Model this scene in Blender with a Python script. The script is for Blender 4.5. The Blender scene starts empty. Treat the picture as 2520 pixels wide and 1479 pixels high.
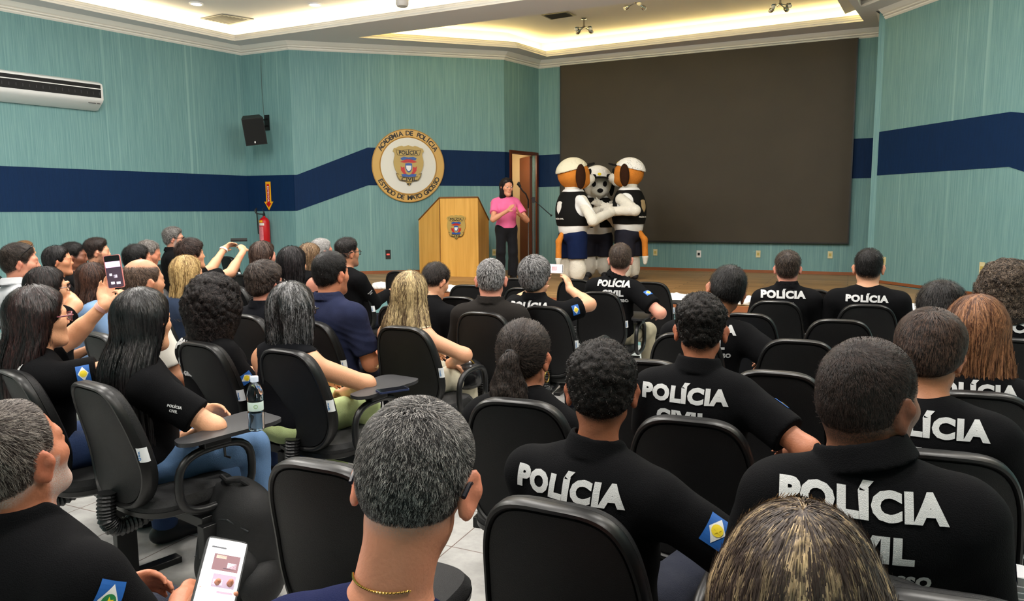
import bpy, bmesh, math, random
import numpy as np
from mathutils import Vector, Matrix, geometry
random.seed(4); RNG=np.random.default_rng(7)
scene=bpy.context.scene; COL=scene.collection
# ---------------- camera ----------------
FPX=1805.0; CX,CY=1260.0,739.5; HC=1.6
_p=math.radians(6.85); _r=math.radians(-0.35)
_f=np.array([0,math.cos(_p),-math.sin(_p)]); _r0=np.array([1.,0,0]); _u0=np.cross(_r0,_f)
CR=_r0*math.cos(_r)+_u0*math.sin(_r); CU=np.cross(CR,_f); CF=_f
cd=bpy.data.cameras.new('camera'); cam=bpy.data.objects.new('camera',cd); COL.objects.link(cam)
cd.sensor_width=36; cd.lens=FPX/2520*36; cd.clip_start=.05; cd.clip_end=100
cam.matrix_world=Matrix(((CR[0],CU[0],-CF[0],0),(CR[1],CU[1],-CF[1],0),(CR[2],CU[2],-CF[2],HC),(0,0,0,1)))
scene.camera=cam
# ---------------- view, world, lights ----------------
vs=scene.view_settings; vs.view_transform='Standard'; vs.look='None'; vs.gamma=1; vs.use_curve_mapping=False
vs.exposure=0.9
w=bpy.data.worlds.new('world'); scene.world=w; w.use_nodes=True
w.node_tree.nodes['Background'].inputs[0].default_value=(.8,.9,1,1); w.node_tree.nodes['Background'].inputs[1].default_value=.05
cy=scene.cycles; cy.max_bounces=6; cy.diffuse_bounces=3; cy.glossy_bounces=3; cy.transmission_bounces=6; cy.transparent_max_bounces=6
cy.caustics_reflective=False; cy.caustics_refractive=False; cy.sample_clamp_indirect=4; cy.use_denoising=True
cy.use_adaptive_sampling=True; cy.adaptive_threshold=.03
# ceiling lamps: (x, y, z, width, depth, watts); each gets its own fixture and light below
LAMPS=[(-3.6,7.7,4.60,.62,.62,62),(-3.2,6.0,4.60,.62,.62,62),(-3.0,3.2,4.60,.62,.62,58),(-.9,7.6,4.60,.62,.62,62),(-.6,4.6,4.60,.62,.62,58),(-.6,1.4,4.60,.62,.62,54),
       (2.0,6.6,4.60,.62,.62,62),(2.2,3.6,4.60,.62,.62,58),(4.0,5.4,4.60,.62,.62,58),(2.2,.6,4.60,.62,.62,54),(-6.4,5.6,4.60,.62,.62,60),(-3.4,.2,4.60,.62,.62,50)]
LAMP_COLOR=(1.0,.965,.91)
# ---------------- pixel helpers ----------------
def ray(u,v): return CF+CR*(u-CX)/FPX-CU*(v-CY)/FPX
def at(u,v,d):                       # point seen at pixel (u,v) at depth y=d
    r=ray(u,v); return np.array([0,0,HC])+r*(d/r[1])
def onz(u,v,z):
    r=ray(u,v); return np.array([0,0,HC])+r*((z-HC)/r[2])
def onwall(u,v,a,b):                 # distance along a->b and height of the point seen there
    a=np.array(a,float);b=np.array(b,float);n=np.array([b[1]-a[1],-(b[0]-a[0])]);r=ray(u,v);t=(n@a)/(n@r[:2])
    p=np.array([0,0,HC])+r*t; return float((p[:2]-a)@(b-a)/np.linalg.norm(b-a)),float(p[2])
# ---------------- tagging ----------------
def tag(o,label=None,cat=None,group=None,kind=None):
    if label: o['label']=label
    if cat: o['category']=cat
    if group: o['group']=group
    if kind: o['kind']=kind
    return o
def empty(name,loc=(0,0,0),rz=0,label=None,cat=None,group=None,rot=None):
    o=bpy.data.objects.new(name,None); COL.objects.link(o); o.empty_display_size=.1
    o.location=tuple(float(c) for c in loc); o.rotation_euler=rot if rot else (0,0,rz)
    return tag(o,label,cat,group)
# ---------------- materials ----------------
def lin(c):
    return tuple(((x/255)/12.92 if x/255<=.04045 else ((x/255+.055)/1.055)**2.4) for x in c)
MATS={}
def mat(name,rgb,rough=.5,metal=0,spec=.5,emit=0,emit_rgb=None,bump=0,bscale=60,var=0,vscale=8,alpha=1,trans=0,ior=1.45,coat=0,sheen=0,stretch=None):
    if name in MATS: return MATS[name]
    m=bpy.data.materials.new(name); m.use_nodes=True; nt=m.node_tree; b=nt.nodes['Principled BSDF']; I=b.inputs
    c=lin(rgb)+(1,)
    I['Base Color'].default_value=c; I['Roughness'].default_value=rough; I['Metallic'].default_value=metal; I['Specular IOR Level'].default_value=spec
    I['Alpha'].default_value=alpha; I['Transmission Weight'].default_value=trans; I['IOR'].default_value=ior
    if coat: I['Coat Weight'].default_value=coat; I['Coat Roughness'].default_value=.1
    if sheen: I['Sheen Weight'].default_value=sheen; I['Sheen Roughness'].default_value=.5
    if emit: I['Emission Color'].default_value=lin(emit_rgb or rgb)+(1,); I['Emission Strength'].default_value=emit
    if bump or var:
        tc=nt.nodes.new('ShaderNodeTexCoord'); mp=nt.nodes.new('ShaderNodeMapping'); nt.links.new(tc.outputs['Object'],mp.inputs[0])
        if stretch: mp.inputs['Scale'].default_value=stretch
    if bump:
        n=nt.nodes.new('ShaderNodeTexNoise'); n.inputs['Scale'].default_value=bscale; n.inputs['Detail'].default_value=3
        nt.links.new(mp.outputs[0],n.inputs['Vector'])
        bp=nt.nodes.new('ShaderNodeBump'); bp.inputs['Strength'].default_value=bump; bp.inputs['Distance'].default_value=.01
        nt.links.new(n.outputs['Fac'],bp.inputs['Height']); nt.links.new(bp.outputs[0],I['Normal'])
    if var:
        n2=nt.nodes.new('ShaderNodeTexNoise'); n2.inputs['Scale'].default_value=vscale; n2.inputs['Detail'].default_value=4
        nt.links.new(mp.outputs[0],n2.inputs['Vector'])
        mx=nt.nodes.new('ShaderNodeMix'); mx.data_type='RGBA'
        mx.inputs[6].default_value=tuple(x*(1-var) for x in c[:3])+(1,); mx.inputs[7].default_value=tuple(min(1,x*(1+var)) for x in c[:3])+(1,)
        nt.links.new(n2.outputs['Fac'],mx.inputs[0]); nt.links.new(mx.outputs[2],I['Base Color'])
    MATS[name]=m; return m
# ---------------- meshes ----------------
def mesh_obj(name,V,F,m=None,parent=None,smooth=False,idx=None,attrs=None):
    me=bpy.data.meshes.new(name)
    if isinstance(V,np.ndarray) and isinstance(F,np.ndarray):
        me.vertices.add(len(V)); me.vertices.foreach_set('co',V.astype(np.float32).ravel())
        k=F.shape[1]; me.loops.add(F.size); me.loops.foreach_set('vertex_index',F.astype(np.int32).ravel())
        me.polygons.add(len(F)); me.polygons.foreach_set('loop_start',np.arange(0,F.size,k,dtype=np.int32))
        me.update(calc_edges=True)
    else:
        me.from_pydata([tuple(map(float,v)) for v in V],[],F); me.update()
    for x in (m if isinstance(m,(list,tuple)) else [m] if m else []): me.materials.append(x)
    if idx is not None: me.polygons.foreach_set('material_index',np.asarray(idx,dtype=np.int32))
    if smooth: me.polygons.foreach_set('use_smooth',np.ones(len(me.polygons),dtype=bool))
    for k,a in (attrs or {}).items():
        at_=me.attributes.new(k,'FLOAT','POINT'); at_.data.foreach_set('value',np.asarray(a,dtype=np.float32))
    o=bpy.data.objects.new(name,me); COL.objects.link(o)
    if parent is not None: o.parent=parent
    return o
class MB:
    def __init__(s): s.v=[];s.f=[];s.i=[]
    def add(s,V,F,i=0):
        n=len(s.v); s.v+= [tuple(map(float,v)) for v in V]; s.f+=[tuple(a+n for a in f) for f in F]; s.i+=[i]*len(F); return s
    def box(s,c,d,i=0,M=None,bev=0):
        x,y,z=[q/2 for q in d]
        if bev:
            bm=bmesh.new(); bmesh.ops.create_cube(bm,size=1); bmesh.ops.scale(bm,vec=d,verts=bm.verts)
            bmesh.ops.bevel(bm,geom=bm.edges[:],offset=bev,segments=3,affect='EDGES',profile=.6)
            V=[tuple(v.co) for v in bm.verts]; F=[tuple(v.index for v in f.verts) for f in bm.faces]; bm.free()
        else:
            V=[(a,b,e) for a in(-x,x) for b in(-y,y) for e in(-z,z)]
            F=[(0,1,3,2),(4,6,7,5),(0,4,5,1),(2,3,7,6),(0,2,6,4),(1,5,7,3)]
        V=[Vector(v) for v in V]
        if M is not None: V=[M@v for v in V]
        return s.add([v+Vector(c) for v in V],F,i)
    def tube(s,pts,r,n=10,i=0,cap=True,closed=False):
        P=[Vector(p) for p in pts]; N=len(P); rs=r if isinstance(r,(list,tuple)) else [r]*N; V=[];F=[]
        up=None
        for k in range(N):
            t=(P[(k+1)%N]-P[k-1] if closed else P[min(k+1,N-1)]-P[max(k-1,0)]).normalized()
            if up is None: up=Vector((0,0,1)) if abs(t.z)<.9 else Vector((1,0,0))
            a=(up-t*up.dot(t)); a=a.normalized() if a.length>1e-5 else t.orthogonal().normalized(); up=a; b=t.cross(a)
            for j in range(n):
                q=2*math.pi*j/n; V.append(P[k]+(a*math.cos(q)+b*math.sin(q))*rs[k])
        for k in range(N if closed else N-1):
            for j in range(n):
                F.append((k*n+j,k*n+(j+1)%n,((k+1)%N)*n+(j+1)%n,((k+1)%N)*n+j))
        if cap and not closed: F+= [tuple(range(n))[::-1],tuple((N-1)*n+j for j in range(n))]
        return s.add(V,F,i)
    def lathe(s,prof,n=24,c=(0,0,0),i=0,M=None):
        V=[];F=[];k=len(prof)
        for j in range(n):
            q=2*math.pi*j/n
            for r,z in prof:
                v=Vector((r*math.cos(q),r*math.sin(q),z)); V.append((M@v if M is not None else v)+Vector(c))
        for j in range(n):
            for a in range(k-1): F.append((j*k+a,((j+1)%n)*k+a,((j+1)%n)*k+a+1,j*k+a+1))
        return s.add(V,F,i)
    def prism(s,poly,z0,z1,i=0,M=None,c=(0,0,0)):   # poly in xy (or mapped by M)
        n=len(poly); V=[Vector((x,y,z0)) for x,y in poly]+[Vector((x,y,z1)) for x,y in poly]
        if M is not None: V=[M@v for v in V]
        V=[v+Vector(c) for v in V]
        F=[tuple(range(n))[::-1],tuple(range(n,2*n))]+[(k,(k+1)%n,n+(k+1)%n,n+k) for k in range(n)]
        return s.add(V,F,i)
    def build(s,name,m,parent=None,smooth=False):
        o=mesh_obj(name,s.v,s.f,m,parent,idx=s.i if isinstance(m,(list,tuple)) else None)
        bm=bmesh.new(); bm.from_mesh(o.data); bmesh.ops.recalc_face_normals(bm,faces=bm.faces); bm.to_mesh(o.data); bm.free()
        if smooth:
            o.data.polygons.foreach_set('use_smooth',np.ones(len(o.data.polygons),dtype=bool)); 
            o.data.set_sharp_from_angle(angle=math.radians(40))
        return o
# ---------------- signed distance helpers ----------------
def nrm(v): v=np.asarray(v,float); return v/(np.linalg.norm(v)+1e-12)
def rot(yaw=0,pitch=0,roll=0):       # degrees; columns are the local axes; pitch>0 nods down, roll>0 tilts to the right
    return np.array(Matrix.Rotation(math.radians(yaw),3,'Z')@Matrix.Rotation(-math.radians(pitch),3,'X')@Matrix.Rotation(math.radians(roll),3,'Y'))
def seg(P,a,b,ra,rb=None):
    rb=ra if rb is None else rb; a=np.asarray(a,np.float32); b=np.asarray(b,np.float32); ab=b-a
    t=np.clip(((P-a)@ab)/(ab@ab+1e-9),0,1); q=P-a-t[:,None]*ab
    return np.sqrt((q*q).sum(1))-(ra+(rb-ra)*t)
def ell(P,c,r,M=None):
    q=P-np.asarray(c,np.float32)
    if M is not None: q=q@M.astype(np.float32)
    r=np.asarray(r,np.float32); a=q/r; k0=np.sqrt((a*a).sum(1))+1e-6; a=a/r; k1=np.sqrt((a*a).sum(1))+1e-6
    return k0*(k0-1)/k1
def smin(a,b,k):
    h=np.maximum(k-np.abs(a-b),0)/k; return np.minimum(a,b)-h*h*k*.25
def smax(a,b,k): return -smin(-a,-b,k)
def sst(x,a,b):
    t=np.clip((x-a)/(b-a),0,1); return t*t*(3-2*t)
def uni(L,k):
    r=L[0]
    for x in L[1:]: r=smin(r,x,k)
    return r
def wob(P,s,seed=0):                 # cheap smooth noise in about -1..1
    x,y,z=(P*s).T+seed*1.7
    return (np.sin(x+1.3*np.sin(y*.9+.5)+.7*z)+np.sin(y*1.1+1.1*np.sin(z*1.3)-.4*x)+np.sin(z*.95+1.2*np.sin(x*1.15)+.5*y))/3
def surfnet(f,lo,hi,h,blk=8,margin=1.6):
    lo=np.asarray(lo,float); hi=np.asarray(hi,float); nb=np.ceil((hi-lo)/(h*blk)).astype(int)+1; n=nb*blk
    bc=np.stack(np.meshgrid(*[np.arange(k) for k in nb],indexing='ij'),-1).reshape(-1,3)
    cen=lo+(bc+.5)*blk*h-.5*h
    cv=f(cen.astype(np.float32)); half=blk*h*.87*margin
    act=np.abs(cv)<half
    G=np.where(cv>0,np.float32(1),np.float32(-1)).reshape(nb)
    G=np.repeat(np.repeat(np.repeat(G,blk,0),blk,1),blk,2)
    off=np.stack(np.meshgrid(*[np.arange(blk)]*3,indexing='ij'),-1).reshape(-1,3)
    ab=bc[act]
    for s in range(0,len(ab),400):
        q=(ab[s:s+400,None,:]*blk+off[None]).reshape(-1,3)
        G[q[:,0],q[:,1],q[:,2]]=f((lo+q*h).astype(np.float32))
    S=G<0
    c=[S[a:n[0]-1+a,b:n[1]-1+b,d:n[2]-1+d] for a in(0,1) for b in(0,1) for d in(0,1)]
    cnt=sum(x.astype(np.int8) for x in c); cell=(cnt>0)&(cnt<8); idx=np.argwhere(cell)
    if len(idx)==0: return np.zeros((0,3)),np.zeros((0,4),int)
    num=np.full(cell.shape,-1,np.int32); num[cell]=np.arange(len(idx))
    acc=np.zeros((len(idx),3)); w=np.zeros(len(idx))
    corners=[(a,b,d) for a in(0,1) for b in(0,1) for d in(0,1)]
    for i,ca in enumerate(corners):
        for j in range(i+1,8):
            cb=corners[j]
            if sum(abs(ca[k]-cb[k]) for k in range(3))!=1: continue
            ga=G[idx[:,0]+ca[0],idx[:,1]+ca[1],idx[:,2]+ca[2]]; gb=G[idx[:,0]+cb[0],idx[:,1]+cb[1],idx[:,2]+cb[2]]
            m=(ga<0)!=(gb<0); t=np.where(m,ga/(ga-gb+1e-12),0)
            p=np.array(ca)+t[:,None]*(np.array(cb)-np.array(ca)); acc[m]+=p[m]; w[m]+=1
    V=lo+(idx+acc/np.maximum(w,1)[:,None])*h
    Q=[]
    for ax in range(3):
        o1,o2=[(1,2),(2,0),(0,1)][ax]
        sl=[slice(None)]*3; sl[ax]=slice(0,-1); sh=[slice(None)]*3; sh[ax]=slice(1,None)
        e=S[tuple(sl)]!=S[tuple(sh)]; ei=np.argwhere(e)
        ei=ei[(ei[:,o1]>0)&(ei[:,o2]>0)&(ei[:,o1]<n[o1]-1)&(ei[:,o2]<n[o2]-1)]
        d1=np.zeros(3,int); d1[o1]=1; d2=np.zeros(3,int); d2[o2]=1
        a=num[tuple((ei-d1-d2).T)]; b=num[tuple((ei-d2).T)]; cc=num[tuple(ei.T)]; d=num[tuple((ei-d1).T)]
        q=np.stack([a,b,cc,d],1); ins=S[tuple(ei.T)]; q[~ins]=q[~ins][:,::-1]
        Q.append(q[(q>=0).all(1)])
    return V,np.concatenate(Q)
def gradf(f,P,e=.002):
    g=np.stack([f(P+np.array(d,np.float32)*e)-f(P-np.array(d,np.float32)*e) for d in((1,0,0),(0,1,0),(0,0,1))],1)
    return g/(np.linalg.norm(g,axis=1,keepdims=True)+1e-9)
def trace(f,P,D,steps=30,off=.002):   # march points P along D onto the surface f=0
    P=P.astype(np.float32).copy(); D=np.asarray(D,np.float32)
    for _ in range(steps): P+=D*np.clip(f(P)-off,-.03,.08)[:,None]*.85
    return P
# ---------------- room ----------------
ZW,ZS,ZT,ZG=4.34,4.46,4.78,.53       # wall top, soffit, tray ceiling, stage floor
A0=(-6.86,10.25);A=(-4.67,13.14);B=(-3.72,12.72);C=(-.12,13.65);D=(.54,14.49);DR=(5.98,11.99)
E0=(5.41,10.98);E1=(5.94,8.60);E2=(6.6,5.7);E3=(6.6,-3.);L1=(-9.5,6.77);L2=(-9.5,-3.)
def wallpaper():
    m=bpy.data.materials.new('teal_wallpaper'); m.use_nodes=True; nt=m.node_tree; N=nt.nodes; L=nt.links; b=N['Principled BSDF']
    tc=N.new('ShaderNodeTexCoord')
    def noise(sc,scale,det=3):
        mp=N.new('ShaderNodeMapping'); mp.inputs['Scale'].default_value=sc; L.new(tc.outputs['Object'],mp.inputs[0])
        n=N.new('ShaderNodeTexNoise'); n.inputs['Scale'].default_value=scale; n.inputs['Detail'].default_value=det; L.new(mp.outputs[0],n.inputs['Vector']); return n
    a=noise((1,1,.02),85,3); c=noise((1,1,1),1.3,3); d=noise((1,1,.5),260,2); e=noise((1,1,.008),11,2)
    r=N.new('ShaderNodeMapRange'); r.inputs[1].default_value=.32; r.inputs[2].default_value=.68; L.new(a.outputs['Fac'],r.inputs[0])
    m1=N.new('ShaderNodeMix'); m1.data_type='RGBA'; m1.inputs[6].default_value=lin((101,143,145))+(1,); m1.inputs[7].default_value=lin((122,162,161))+(1,)
    L.new(r.outputs[0],m1.inputs[0])
    r2=N.new('ShaderNodeMapRange'); r2.inputs[1].default_value=.64; r2.inputs[2].default_value=.72; L.new(e.outputs['Fac'],r2.inputs[0])
    m2=N.new('ShaderNodeMix'); m2.data_type='RGBA'; m2.inputs[7].default_value=lin((156,194,190))+(1,); L.new(m1.outputs[2],m2.inputs[6])
    mm=N.new('ShaderNodeMath'); mm.operation='MULTIPLY'; mm.inputs[1].default_value=.45; L.new(r2.outputs[0],mm.inputs[0]); L.new(mm.outputs[0],m2.inputs[0])
    m3=N.new('ShaderNodeMix'); m3.data_type='RGBA'; m3.blend_type='MULTIPLY'; m3.inputs[0].default_value=.3; L.new(m2.outputs[2],m3.inputs[6]); L.new(c.outputs['Color'],m3.inputs[7])
    L.new(m2.outputs[2],b.inputs['Base Color']); b.inputs['Roughness'].default_value=.62; b.inputs['Specular IOR Level'].default_value=.35
    ad=N.new('ShaderNodeMath'); ad.operation='ADD'; L.new(a.outputs['Fac'],ad.inputs[0]); L.new(d.outputs['Fac'],ad.inputs[1])
    bp=N.new('ShaderNodeBump'); bp.inputs['Strength'].default_value=.35; bp.inputs['Distance'].default_value=.004; L.new(ad.outputs[0],bp.inputs['Height']); L.new(bp.outputs[0],b.inputs['Normal'])
    return m
WP=wallpaper()
NAVY=mat('navy_fabric',(1,36,74),.7,bump=.3,bscale=200,var=.25,vscale=60,stretch=(1,1,.05),spec=.25)
WHITE=mat('ceiling_plaster',(236,231,230),.8,spec=.2)
MOLD=mat('moulding_plaster',(246,241,232),.55,spec=.3)
def plane_frame(a,b):                # 4x4 frame: x along a->b, y into the room (towards the viewer), z up
    a=Vector((a[0],a[1],0)); b=Vector((b[0],b[1],0)); x=(b-a).normalized(); z=Vector((0,0,1)); y=z.cross(x)
    if y.dot(-a)<0: y=-y
    return Matrix(((x.x,y.x,0,a.x),(x.y,y.y,0,a.y),(0,0,1,0),(0,0,0,1))), (b-a).length
def wall(name,a,b,z1=ZS+.4,holes=None):
    M,Ln=plane_frame(a,b); mb=MB()
    if holes is None: rects=[(0,Ln,-.02,z1)]
    else:
        s0,s1,z0,zt=holes; rects=[(0,s0,-.02,z1),(s1,Ln,-.02,z1),(s0,s1,zt,z1),(s0,s1,-.02,z0)]
    for r0,r1,q0,q1 in rects:
        mb.add([M@Vector((x,y,z)) for x in(r0,r1) for y in(0,-.08) for z in(q0,q1)],[(0,1,3,2),(4,6,7,5),(0,4,5,1),(2,3,7,6),(0,2,6,4),(1,5,7,3)])
    return tag(mb.build(name,WP),kind='structure')
wall('wall_left',A0,A); wall('wall_left_rear',L1,A0); wall('wall_left_side',L2,L1); wall('wall_niche',A,B); wall('wall_front_left',B,C)
wall('wall_stage',D,DR); wall('wall_stage_return',E0,DR); wall('wall_right',E0,E1); wall('wall_right_middle',E1,E2); wall('wall_right_side',E2,E3); wall('wall_back',L2,E3)
MCD,LCD=plane_frame(C,D)
ds0=onwall(1258,500,C,D)[0]; ds1=onwall(1318,500,C,D)[0]; dzt=onwall(1290,380,C,D)[1]
wall('wall_door_side',C,D,holes=(ds0,ds1,ZG,dzt))
# navy band: polygons in wall coordinates, 6 mm proud of the wall
def band(name,a,b,poly,off=.006):
    M,_=plane_frame(a,b); n=len(poly); mb=MB()
    V=[M@Vector((s,y,z)) for y in(.0005,off) for s,z in poly]
    mb.add(V,[tuple(range(n)),tuple(range(n,2*n))]+[(k,(k+1)%n,n+(k+1)%n,n+k) for k in range(n)])
    return tag(mb.build(name,NAVY),kind='structure')
LA=math.dist(A0,A); LB=math.dist(A,B); LC=math.dist(B,C); LD=math.dist(D,DR); LE=math.dist(E0,E1)
band('trim_1',A0,A,[(0,1.65),(LA,1.65),(LA,2.27),(0,2.27)])
band('trim_2',A,B,[(0,1.65),(LB,1.65),(LB,2.26),(0,2.27)])
band('trim_3',B,C,[(0,1.65),(.03,1.65),(1.25,2.09),(LC,2.08),(LC,2.70),(1.26,2.74),(.05,2.26),(0,2.26)])
band('trim_4',C,D,[(0,2.08),(ds0-.04,2.08),(ds0-.04,2.70),(0,2.70)]); band('trim_5',C,D,[(ds1+.04,2.09),(LCD,2.09),(LCD,2.70),(ds1+.04,2.70)])
band('trim_6',D,DR,[(0,2.09),(LD,2.12),(LD,2.76),(0,2.70)])
band('trim_7',E0,E1,[(0,2.11),(2.23,2.10),(LE,2.03),(LE,2.69),(2.2,2.74),(0,2.74)])
band('trim_8',L1,A0,[(0,1.65),(math.dist(L1,A0),1.65),(math.dist(L1,A0),2.27),(0,2.27)])
band('trim_9',E1,E2,[(0,2.03),(1.2,1.6),(2.97,1.6),(2.97,2.2),(1.2,2.2),(0,2.69)])
# crown moulding swept along walls
def sweep(name,pts,prof,m,closed=False,inward=1,kind='structure',parent=None):
    P=[Vector((p[0],p[1],0)) for p in pts]; n=len(P); V=[];F=[];k=len(prof)
    for i in range(n):
        a=P[i-1] if (closed or i>0) else None; c=P[(i+1)%n] if (closed or i<n-1) else None
        def nn(u,v): d=(v-u).normalized(); return Vector((-d.y,d.x,0))*inward
        if a is None: m_=nn(P[i],c)
        elif c is None: m_=nn(a,P[i])
        else:
            n1=nn(a,P[i]);n2=nn(P[i],c); m_=(n1+n2).normalized(); m_/=max(.35,m_.dot(n1))
        for o,z in prof: V.append(P[i]+m_*o+Vector((0,0,z)))
    for i in range(n if closed else n-1):
        j=(i+1)%n
        for q in range(k-1): F.append((i*k+q,j*k+q,j*k+q+1,i*k+q+1))
    mb=MB().add(V,F); o=mb.build(name,m,parent)
    if kind: tag(o,kind=kind)
    return o
def bull(o,z0,z1,d=.012): return [(o,z0),(o+d,z0+(z1-z0)*.3),(o+d,z0+(z1-z0)*.7),(o,z1)]
cprof=[(0,ZW-.01)]+bull(.012,ZW,ZW+.035)+bull(.04,ZW+.035,ZW+.06,.01)+[(.07,ZW+.07),(.12,ZW+.11),(.13,ZS+.001)]
sweep('trim_10',[L2,L1,A0,A,B,C,D,DR],cprof,MOLD,inward=-1)
sweep('trim_11',[E0,E1,E2,E3],cprof,MOLD,inward=-1); sweep('trim_12',[DR,E0],cprof,MOLD,inward=-1)
# trays
T1=[(-4.59,12.64),(-7.9,8.0),(-8.2,-1.5),(3.7,-1.5),(3.7,8.70)]
T2=[(-2.49,12.44),(.13,13.29),(.67,14.02),(5.38,11.59),(3.97,9.47)]
T3=[(4.99,10.85),(4.3,9.7),(4.25,-1.5),(6.0,-1.5),(6.0,6.0),(5.40,9.0)]
outer=[L2,L1,A0,A,B,C,D,(DR[0],DR[1]),E0,E1,E2,E3]
def area(p): return sum(p[i-1][0]*p[i][1]-p[i][0]*p[i-1][1] for i in range(len(p)))/2
loops=[[Vector((x*1.0,y*1.0,0)) for x,y in q] for q in (outer,T1,T2,T3)]
tri=geometry.tessellate_polygon(loops); fl=[p for l in loops for p in l]
tag(mesh_obj('ceiling',[(p.x,p.y,ZS) for p in fl],[tuple(t) for t in tri],WHITE),kind='structure')
def offs(poly,o):
    s=1 if area(poly)>0 else -1; out=[]; n=len(poly)
    for i in range(n):
        a,b,c=[Vector((*poly[(i+k)%n],0)) for k in(-1,0,1)]
        d1=(b-a).normalized();d2=(c-b).normalized(); n1=Vector((d1.y,-d1.x,0))*s; n2=Vector((d2.y,-d2.x,0))*s
        m_=(n1+n2).normalized(); m_/=max(.35,m_.dot(n1)); q=b+m_*o; out.append((q.x,q.y))
    return out
GLOW1=mat('cove_light_warm',(255,240,190),emit=9,emit_rgb=(255,240,196)); GLOW2=mat('cove_light_yellow',(255,226,130),emit=14,emit_rgb=(255,230,150))
tn=13
for T,gl,nm in ((T1,GLOW1,'a'),(T2,GLOW2,'b'),(T3,GLOW1,'c')):
    sgn=1 if area(T)>0 else -1
    prof=bull(0,ZS,ZS+.038)+bull(.032,ZS+.038,ZS+.076)+bull(.064,ZS+.076,ZS+.115)+[(.075,ZS+.12),(.30,ZS+.12),(.30,ZT)]
    sweep('trim_%d'%tn,T,[(o,z) for o,z in prof],MOLD,closed=True,inward=-sgn); tn+=1
    po=offs(T,.31); tag(mesh_obj('ceiling_panel',[(x,y,ZT) for x,y in po],[tuple(range(len(po)))],WHITE),kind='structure')
    sweep('cove_light_strip',offs(T,.19),[(0,ZS+.125),(.03,ZS+.125),(.03,ZS+.145),(0,ZS+.145),(0,ZS+.125)],gl,closed=True,inward=-sgn,kind=None)
    o=bpy.context.scene.objects[-1]
n_=0
for o in [o for o in bpy.data.objects if o.name.startswith('cove_light_strip')]:
    tag(o,['warm hidden light strip around the large tray over the audience','yellow hidden light strip around the tray over the stage','warm hidden light strip in the narrow tray by the right wall'][n_],'light strip'); n_+=1
# floor tiles
def floor_mat():
    m=bpy.data.materials.new('floor_tiles'); m.use_nodes=True; nt=m.node_tree; N=nt.nodes; L=nt.links; b=N['Principled BSDF']
    tc=N.new('ShaderNodeTexCoord'); mp=N.new('ShaderNodeMapping'); mp.inputs['Rotation'].default_value=(0,0,math.radians(24.7)); L.new(tc.outputs['Object'],mp.inputs[0])
    br=N.new('ShaderNodeTexBrick'); br.offset=0; br.inputs['Scale'].default_value=1; br.inputs['Brick Width'].default_value=.42; br.inputs['Row Height'].default_value=.42
    br.inputs['Mortar Size'].default_value=.003; br.inputs['Color1'].default_value=lin((190,188,184))+(1,); br.inputs['Color2'].default_value=lin((178,177,174))+(1,); br.inputs['Mortar'].default_value=lin((120,105,98))+(1,)
    L.new(mp.outputs[0],br.inputs['Vector'])
    n=N.new('ShaderNodeTexNoise'); n.inputs['Scale'].default_value=5; n.inputs['Detail'].default_value=8; n.inputs['Roughness'].default_value=.65; L.new(mp.outputs[0],n.inputs['Vector'])
    r=N.new('ShaderNodeMapRange'); r.inputs[1].default_value=.35; r.inputs[2].default_value=.65; r.inputs[3].default_value=.72; r.inputs[4].default_value=1.05; L.new(n.outputs['Fac'],r.inputs[0])
    mx=N.new('ShaderNodeMix'); mx.data_type='RGBA'; mx.blend_type='MULTIPLY'; mx.inputs[0].default_value=1; L.new(br.outputs['Color'],mx.inputs[6]); L.new(r.outputs[0],mx.inputs[7])
    L.new(mx.outputs[2],b.inputs['Base Color']); b.inputs['Roughness'].default_value=.25; b.inputs['Specular IOR Level'].default_value=.5
    return m
tag(mesh_obj('floor',[(x*1.01,y*1.01,0) for x,y in outer],[tuple(range(len(outer)))],floor_mat()),kind='structure')
# stage
def wood_mat(name,c1,c2,dark,scale=1,plank=True,rough=.4):
    m=bpy.data.materials.new(name); m.use_nodes=True; nt=m.node_tree; N=nt.nodes; L=nt.links; b=N['Principled BSDF']
    tc=N.new('ShaderNodeTexCoord'); mp=N.new('ShaderNodeMapping'); mp.inputs['Scale'].default_value=(.12*scale,1*scale,1*scale) if plank else (1*scale,1*scale,.06*scale); L.new(tc.outputs['Object'],mp.inputs[0])
    n=N.new('ShaderNodeTexNoise'); n.inputs['Scale'].default_value=14; n.inputs['Detail'].default_value=6; n.inputs['Distortion'].default_value=.6; L.new(mp.outputs[0],n.inputs['Vector'])
    r=N.new('ShaderNodeMapRange'); r.inputs[1].default_value=.3; r.inputs[2].default_value=.7; L.new(n.outputs['Fac'],r.inputs[0])
    mx=N.new('ShaderNodeMix'); mx.data_type='RGBA'; mx.inputs[6].default_value=lin(c1)+(1,); mx.inputs[7].default_value=lin(c2)+(1,); L.new(r.outputs[0],mx.inputs[0]); out=mx.outputs[2]
    if plank:
        br=N.new('ShaderNodeTexBrick'); br.inputs['Scale'].default_value=1; br.inputs['Brick Width'].default_value=2.2; br.inputs['Row Height'].default_value=.14; br.inputs['Mortar Size'].default_value=.006
        br.inputs['Color1'].default_value=(1,1,1,1); br.inputs['Color2'].default_value=(.68,.66,.62,1); br.inputs['Mortar'].default_value=(.25,.2,.15,1); L.new(tc.outputs['Object'],br.inputs['Vector'])
        m2=N.new('ShaderNodeMix'); m2.data_type='RGBA'; m2.blend_type='MULTIPLY'; m2.inputs[0].default_value=1; L.new(out,m2.inputs[6]); L.new(br.outputs['Color'],m2.inputs[7]); out=m2.outputs[2]
    L.new(out,b.inputs['Base Color']); b.inputs['Roughness'].default_value=rough
    return m
WOODF=wood_mat('stage_planks',(150,112,68),(186,146,96),0); HONEY=wood_mat('honey_veneer',(214,156,66),(236,182,92),0,scale=1,plank=False,rough=.35)
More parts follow.
